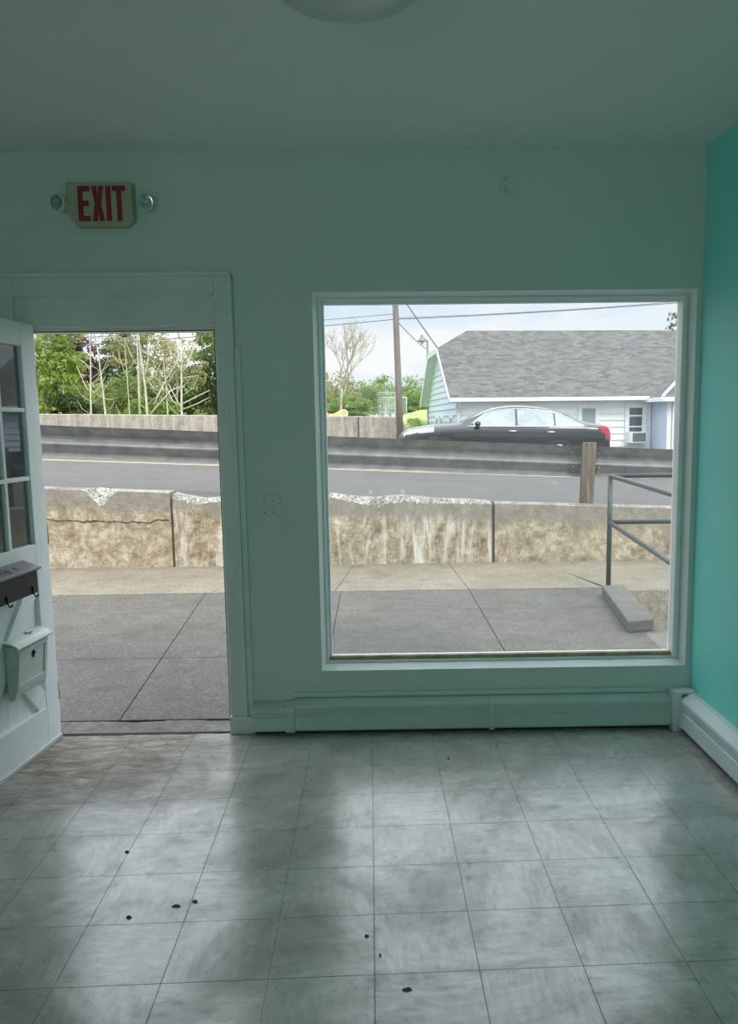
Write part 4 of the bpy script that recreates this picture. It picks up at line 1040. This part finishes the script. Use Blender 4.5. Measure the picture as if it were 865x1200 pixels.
# ================================================================== PLANTS AND THINGS BEYOND
def foliage(blobs, n, size, seed):
    rnd = random.Random(seed); f = MB(); tot = sum(b[3]*b[4]*b[5] for b in blobs)
    for cx, cy_, cz, rx, ry, rzz in blobs:
        m_ = int(n*rx*ry*rzz/tot)+1; clumps = []
        for _ in range(max(6, m_//26)):
            while True:
                p = Vector((rnd.uniform(-1, 1), rnd.uniform(-1, 1), rnd.uniform(-1, 1)))
                if .25 < p.length < 1: break
            clumps.append(p)
        for k in range(m_):
            p = rnd.choice(clumps)+Vector((rnd.gauss(0, .13), rnd.gauss(0, .13), rnd.gauss(0, .11)))
            q = Vector((cx+p.x*rx, cy_+p.y*ry, cz+p.z*rzz)); s_ = size*rnd.uniform(.6, 1.4)
            a = Vector((rnd.gauss(0, 1), rnd.gauss(0, 1), rnd.gauss(0, 1))).normalized(); b = a.orthogonal().normalized(); b = (b*math.cos(k)+a.cross(b)*math.sin(k))
            c = a.cross(b)
            f.add([tuple(q-b*s_), tuple(q+c*s_*.45), tuple(q+b*s_), tuple(q-c*s_*.45)], [(0, 1, 2, 3)])
    return f
def tree(name, label, cat, base, blobs, n, size, mat, seed, trunk=None, tmat='bark_brown', group=None):
    t = empty(name, base, label, cat, group)
    foliage(blobs, n, size, seed).build('foliage', mat, t, recalc=False)
    if trunk:
        r, top = trunk
        b = Vector(base); e = Vector(top)
        f = MB().tube([tuple(b-Vector((0, 0, .2))), tuple(b+(e-b)*.5+Vector((.08, 0, 0))), tuple(e)], [r, r*.7, r*.3], 8)
        rnd = random.Random(seed)
        for bl in blobs:
            s0 = b+(e-b)*rnd.uniform(.35, .7); f.tube([tuple(s0), tuple((s0+Vector(bl[:3]))/2+Vector((0, 0, -.1))), bl[:3]], [r*.45, r*.3, r*.1], 6)
        f.build('trunk', tmat, t, smooth=True)
    return t
GT = 'trees beyond the far wall'
tree('leafy_tree', 'bright yellow-green leafy tree left of the doorway view', 'tree', (-13.5, 34, 1.7), [(-13.2, 34, 5.15, .95, .8, .75), (-13.9, 34.2, 4.2, 1.2, .9, .8), (-12.9, 34, 4.0, .8, .8, .7), (-13.4, 33.8, 3.1, 1.3, .9, .7)], 6500, .085, 'leaf_bright', 11, (.12, (-13.4, 34, 5.2)), group=GT)
tree('shrub', 'brightest lime green shrub at the left foot of doorway trees', 'shrub', (-14.2, 32.6, 1.7), [(-14.1, 32.6, 2.35, .65, .5, .5), (-13.5, 32.7, 2.15, .5, .5, .3)], 1500, .085, 'leaf_bright', 12)
tree('shrub', 'dark green shrub below the purple-leaved tree', 'shrub', (-12.7, 33.5, 1.7), [(-12.9, 33.5, 2.3, .8, .6, .6), (-12.1, 33.6, 2.1, .6, .5, .4)], 2200, .085, 'leaf_dark', 13)
tree('purple_tree', 'dark purple-leaved tree behind white birch trunks', 'tree', (-14.8, 40, 1.9), [(-15.1, 40, 5.4, .9, .8, .8), (-14.4, 40, 4.7, 1.0, .8, .8), (-14.6, 40, 3.9, 1.0, .9, .7)], 3400, .085, 'leaf_purple', 14, (.12, (-14.8, 40, 5)), group=GT)
tree('evergreen_tree', 'dark green conifer right of the two left birch trunks', 'tree', (-12.7, 40, 1.9), [(-12.5, 40, 5.9, .55, .5, .6), (-12.7, 40, 5.0, .9, .8, .6), (-12.9, 40, 4.1, 1.05, .9, .6)], 4200, .085, 'leaf_dark', 15, (.14, (-12.6, 40, 6)), group=GT)
tree('shrub', 'pale misty green shrub mass in middle of the doorway view', 'shrub', (-11, 36.5, 1.8), [(-12.1, 36.5, 2.8, .7, .6, .9), (-11.1, 36.5, 2.9, .9, .7, 1.0), (-10.2, 36.5, 2.5, .8, .6, .7)], 4200, .085, 'leaf_haze', 16)
tree('budding_tree', 'sparse olive budding tree around the tallest birch trunks', 'tree', (-10.5, 35, 1.8), [(-10.7, 35, 5.3, 1.0, .8, 1.0), (-9.8, 35, 4.6, .8, .7, .8), (-11.1, 35, 4.2, .7, .6, .6)], 2600, .075, 'leaf_olive', 17, (.07, (-10.4, 35, 6)), 'twig_bark', group=GT)
tree('evergreen_tree', 'broad dark evergreen at the right edge of the doorway view', 'tree', (-8.0, 36.5, 1.8), [(-8.9, 36.5, 3.1, 1.0, .8, 1.0), (-7.8, 36.5, 3.4, 1.1, .9, 1.1), (-7.3, 36.5, 2.5, 1.2, .8, .8), (-9.6, 36.8, 2.4, .8, .7, .7)], 6200, .09, 'leaf_dark', 18, (.14, (-8, 36.5, 4)), group=GT)
tree('leafy_tree', 'green leafy tree high at the right edge of doorway view', 'tree', (-7.7, 37.5, 1.8), [(-7.9, 37.5, 5.5, .8, .7, .9), (-7.2, 37.5, 4.9, .9, .8, 1.0), (-8.3, 37.4, 4.6, .6, .6, .5)], 3600, .085, 'leaf_green', 19, (.12, (-7.7, 37.5, 5.5)), group=GT)
tree('budding_tree', 'sparse olive budding tree left of the dark right evergreen', 'tree', (-8.9, 34.5, 1.8), [(-8.7, 34.5, 4.4, .7, .5, .9), (-8.1, 34.5, 3.6, .6, .5, .6), (-9.5, 34.6, 3.4, .7, .5, .6)], 1500, .07, 'leaf_olive', 20, (.05, (-8.8, 34.5, 5)), 'twig_bark', group=GT)
tree('shrub', 'low olive green shrub beside the leaning birch trunks', 'shrub', (-9.4, 33.5, 1.7), [(-9.9, 33.5, 2.2, .7, .5, .45), (-8.9, 33.6, 2.15, .6, .5, .4)], 1700, .075, 'leaf_green', 21)
for i, (x, y, r, h, mt, lb) in enumerate(((-22.5, 50, 3.0, 1.7, 'leaf_green', 'green wood edge filling behind the leafy tree'), (-18.9, 54.5, 2.6, 1.4, 'leaf_green', 'green wood edge filling behind the purple tree'), (-14.3, 50, 2.6, 1.5, 'leaf_haze', 'hazy green wood edge behind tall birch trunks'), (-11.3, 54.5, 2.6, 1.6, 'leaf_dark', 'dark wood edge behind the right evergreen'))):
    tree('distant_tree', lb, 'tree', (x, y, 1.9), [(x, y, 3.2, r, 1.2, h), (x+r*.5, y+.5, 2.7, r*.8, 1, h*.8)], 2600, .16, mt, 30+i, (.14, (x, y, 3.5)), group='distant trees')

# white birch trunks
def birch(label, pts, r, branches=(), mat='birch_bark'):
    b = pts[0]; t = empty('birch_tree', b, label, 'tree', 'birches beyond the far wall')
    MB().tube([(b[0], b[1], b[2]-.3)]+list(pts), [r*.86]+[r*.78*(1-.6*i/(len(pts)-1)) for i in range(len(pts))], 8).build('trunk', mat, t, smooth=True)
    rnd = random.Random(label)
    r *= .78; branches = list(branches)
    for k in range(9):
        i = rnd.randrange(1, len(pts)); a = Vector(pts[i-1]).lerp(Vector(pts[i]), rnd.random()); sd = rnd.choice((-1, 1)); l_ = rnd.uniform(.35, .9)
        branches.append(([tuple(a), tuple(a+Vector((sd*l_*.5, rnd.uniform(-.1, .1), l_*.35))), tuple(a+Vector((sd*l_*.8, rnd.uniform(-.1, .1), l_*.9)))], .012))
    for q, rr in branches:
        MB().tube(q, [rr*(1-.6*i/(len(q)-1)) for i in range(len(q))], 6).build('branch', mat, t, smooth=True)
Yb = 32.4
def P_(px, z): return ((px-470)/1001*Yb, Yb, z)
birch('slim white birch, leftmost in front of the purple tree', [P_(114, 1.7), P_(115, 2.8), P_(117, 3.7), P_(118.5, 4.9)], .050, [([P_(112.5, 2.9), P_(108, 3.2), P_(101, 3.8)], .026), ([P_(116.5, 3.6), P_(111, 3.9), P_(106, 4.0)], .022), ([P_(118, 4.6), P_(122, 5.2), P_(128, 5.9)], .02), ([P_(118, 4.5), P_(115, 5.1), P_(113, 5.7)], .018)])
birch('slim white birch just left of the dark conifer', [P_(131, 1.7), P_(129.5, 2.8), P_(127, 4.0), P_(125, 4.9)], .052, [([P_(126, 4.5), P_(121, 5.2), P_(124, 6.0)], .022), ([P_(127, 4.1), P_(131, 4.6), P_(134, 5.1)], .018), ([P_(129, 2.6), P_(138, 2.55), P_(146, 2.6)], .016)])
birch('very thin pale birch right of the dark conifer', [P_(158.5, 1.7), P_(158, 3.2), P_(157.5, 4.8)], .026, [([P_(158, 3.3), P_(152, 3.9), P_(149, 4.4)], .014)])
birch('tall white twin-stemmed birch, tallest of the doorway trees', [P_(179, 1.7), P_(178, 3.0), P_(175, 4.0), P_(173, 5.2), P_(172, 6.6)], .062, [([P_(170, 1.7), P_(170.5, 2.9), P_(171.5, 4.2), P_(172.5, 5.6)], .045), ([P_(178, 3.3), P_(182, 3.9), P_(187, 4.8)], .03), ([P_(174, 4.5), P_(166, 4.9), P_(160, 5.5)], .024), ([P_(176, 3.8), P_(167, 3.9), P_(158, 4.7)], .02)])
birch('leaning pale birch trunk slanting up to the right', [P_(181, 1.85), P_(191, 2.6), P_(203, 3.3), P_(218, 4.0)], .042, [([P_(181, 1.95), P_(195, 2.45), P_(207, 2.85), P_(218, 3.0)], .036)])
birch('thin yellowish birch sapling between the leaning and right birches', [P_(202.5, 1.7), P_(202, 2.9), P_(200, 4.2)], .032, [([P_(202, 3.0), P_(207, 2.6), P_(216, 2.1)], .018)])
birch('white birch with long branches reaching right, nearest the door jamb', [P_(218, 1.7), P_(219.5, 3.0), P_(221, 3.9), P_(221, 5.0)], .058, [([P_(219, 2.35), P_(235, 2.6), P_(252, 2.85)], .03), ([P_(219, 2.15), P_(236, 2.35), P_(252, 2.6)], .026), ([P_(220.5, 3.5), P_(229, 3.9), P_(237, 4.5)], .03), ([P_(226, 3.75), P_(230, 4.5), P_(234, 5.4)], .02), ([P_(220.5, 3.3), P_(228, 3.35), P_(240, 3.4)], .018), ([P_(218, 2.2), P_(212, 2.6), P_(205, 3.1)], .026), ([P_(221, 4.7), P_(214, 5.4), P_(208, 6.2)], .022)])

# bare tree, treeline through the window
def bare_tree(base, H, seed, label):
    rnd = random.Random(seed); t = empty('bare_tree', base, label, 'tree'); f = MB(); tips = []
    def grow(p, d, L, r, lev):
        n = 3; pts = [p]; q = p
        for i in range(n):
            d = (d+Vector((rnd.gauss(0, .10), rnd.gauss(0, .10), .05))).normalized(); q = q+d*(L/n); pts.append(q)
        f.tube([tuple(a) for a in pts], [r, r*.88, r*.76, r*.62], 6 if lev < 2 else 4)
        if lev >= 2: tips.extend(pts[1:])
        if lev == 5: return
        for k in range(4 if lev == 0 else 3 if lev < 3 else 2):
            s_ = rnd.uniform(.22, .62)*(1 if lev else .8)
            az = rnd.uniform(0, 2*PI); dd = (d+Vector((math.cos(az)*s_, math.sin(az)*s_*.7, rnd.uniform(-.05, .15)))).normalized()
            grow(pts[-1] if rnd.random() < .55 else pts[2], dd, L*rnd.uniform(.62, .82), r*.58, lev+1)
    grow(Vector(base)-Vector((0, 0, .2)), Vector((.08, 0, 1)), H*.30, .085, 0)
    f.build('trunk', 'twig_bark', t, smooth=True, recalc=False)
    g_ = MB()
    for p in tips:
        for _ in range(2):
            q = p+Vector((rnd.gauss(0, .07), rnd.gauss(0, .07), rnd.gauss(0, .07))); s_ = rnd.uniform(.02, .045)
            a = Vector((rnd.gauss(0, 1), rnd.gauss(0, 1), rnd.gauss(0, 1))).normalized(); b = a.orthogonal().normalized(); c = a.cross(b)
            g_.add([tuple(q-b*s_), tuple(q+c*s_*.6), tuple(q+b*s_), tuple(q-c*s_*.6)], [(0, 1, 2, 3)])
    g_.build('buds', 'leaf_bud', t, recalc=False)
bare_tree((-3.1, 45, 1.75), 6.1, 4, 'nearly bare tall tree at left of the window view')
for i, (x, y, rx, top, mt, sd, lb) in enumerate(((-5.8, 57.5, 1.7, 4.75, 'leaf_olive', 41, 'yellow-green thicket behind the bare tree'), (-3.9, 54, 1.4, 4.7, 'leaf_olive', 42, 'pale green tree right behind the bare trunk'), (-2.3, 56, 1.3, 4.3, 'leaf_haze', 43, 'green tree left of the wire fence panels'),
    (-.7, 60, 1.55, 4.7, 'leaf_green', 44, 'green tree behind the wire fence panels'), (1.1, 58, 1.5, 4.5, 'leaf_haze', 45, 'hazy green tree between utility pole and house'), (-2.9, 51, 1.2, 3.0, 'leaf_green', 46, 'low green shrub left of the wire fence panels'), (.9, 53, 1.3, 3.3, 'leaf_green', 47, 'low green shrub beside the grass bank'))):
    tree('distant_tree', lb, 'tree', (x, y, 1.8), [(x, y, (top+1.9)/2+.25, rx, 1.0, (top-1.9)/2-.1), (x-.5*rx, y+.3, (top+1.9)/2-.15, rx*.8, .9, (top-1.9)/2-.3), (x+.5*rx, y-.2, (top+1.9)/2-.25, rx*.8, .9, (top-1.9)/2-.35)], 2400, .11, mt, sd, (.12, (x, y, top-.8)), group='distant trees')
tree('leafy_tree', 'grey-green tree crown behind the right end of the house roof', 'tree', (17.6, 50, .9), [(16.6, 50, 6.8, 1.3, 1.2, 1.0), (17.6, 50, 6.0, 1.8, 1.4, 1.6), (16.4, 50, 5.2, 1.2, 1.1, 1.0)], 2200, .13, 'leaf_dark', 52, (.2, (17.6, 50, 6)))

# chain-link panels
def fence_panel(x0, x1, z0, z1, y, label):
    t = empty('fence_panel', ((x0+x1)/2, y, z0), label, 'fence', 'wire fence panels'); f = MB()
    f.tube([(x0, y, z0-.2), (x0, y, z1), (x1, y, z1), (x1, y, z0-.2)], .032, 8); f.build('frame', 'fence_steel', t, smooth=True)
    f = MB(); n = 12
    for i in range(1, n):
        x = x0+(x1-x0)*i/n; f.tube([(x, y, z0), (x, y, z1)], .006, 4, cap=False)
    for i in range(1, 12):
        z = z0+(z1-z0)*i/12; f.tube([(x0, y, z), (x1, y, z)], .006, 4, cap=False)
    f.build('wire_mesh', 'fence_steel', t)
fence_panel(-1.12, -.20, 1.75, 3.13, 45.3, 'taller wire fence panel left of the utility pole')
fence_panel(-.84, .36, 1.75, 2.85, 44.8, 'lower wire fence panel crossing behind the utility pole')

# unidentified coloured shapes over the far wall
def mound(x, y, z, rx, rz_, mat, label, name, seed):
    rnd = random.Random(seed); f = MB(); n, m_ = 16, 6
    vs = []
    for i in range(m_+1):
        for j in range(n):
            a = 2*PI*j/n; e_ = i/m_*PI/2; k = 1+rnd.uniform(-.1, .1)
            vs.append((x+rx*math.cos(a)*math.cos(e_)*k, y+.4*math.sin(a)*math.cos(e_)*k, z+rz_*math.sin(e_)*k))
    fs = [(i*n+j, i*n+(j+1) % n, (i+1)*n+(j+1) % n, (i+1)*n+j) for i in range(m_) for j in range(n)]
    return f.add(vs, fs)
tag(mound(-3.56, 40.9, 1.70, .30, .42, 'orange_plastic', '', '', 1).build('orange_mound', 'orange_plastic', smooth=True), 'small orange heap showing over far wall at window left', 'orange_mound')
yt = empty('yellow_mound', (-2.9, 40, 1.7), 'yellow and white low object over far wall beside orange heap', 'play equipment')
MB().prism([(-3.30, 1.7), (-3.25, 1.93), (-2.95, 2.05), (-2.62, 2.20), (-2.45, 2.16), (-2.40, 1.7)], 'y', 39.7, 40.2).build('body', 'yellow_plastic', yt, bevel=.03)
MB().lathe([(.13, 0), (.16, .02), (.19, .02), (.20, 0), (.19, -.04)], (-2.56, 39.68, 2.00), (0, -1, 0), 20).build('hoop', 'white_paint', yt, smooth=True)
# small flat pale patches laid on the window glass
for i, (x, z, s_, lb) in enumerate(((-.155, 1.227, .011, 'small white patch on window glass, left of a pair'), (.012, 1.228, .011, 'small white patch on window glass, right of a pair'), (.795, 1.262, .009, 'tiny pale patch on window glass left of the wooden post'))):
    f = MB().add([(a_, YW+.1205, b_) for a_, b_ in ((x-s_, z-s_*1.1), (x+s_*.9, z-s_), (x+s_, z+s_), (x-s_*.8, z+s_*1.1))], [(0, 1, 2, 3)])
    tag(f.build('white_patch', 'patch_pale'), lb, 'sticker', 'patches on the window glass')
bpy.context.view_layer.update()
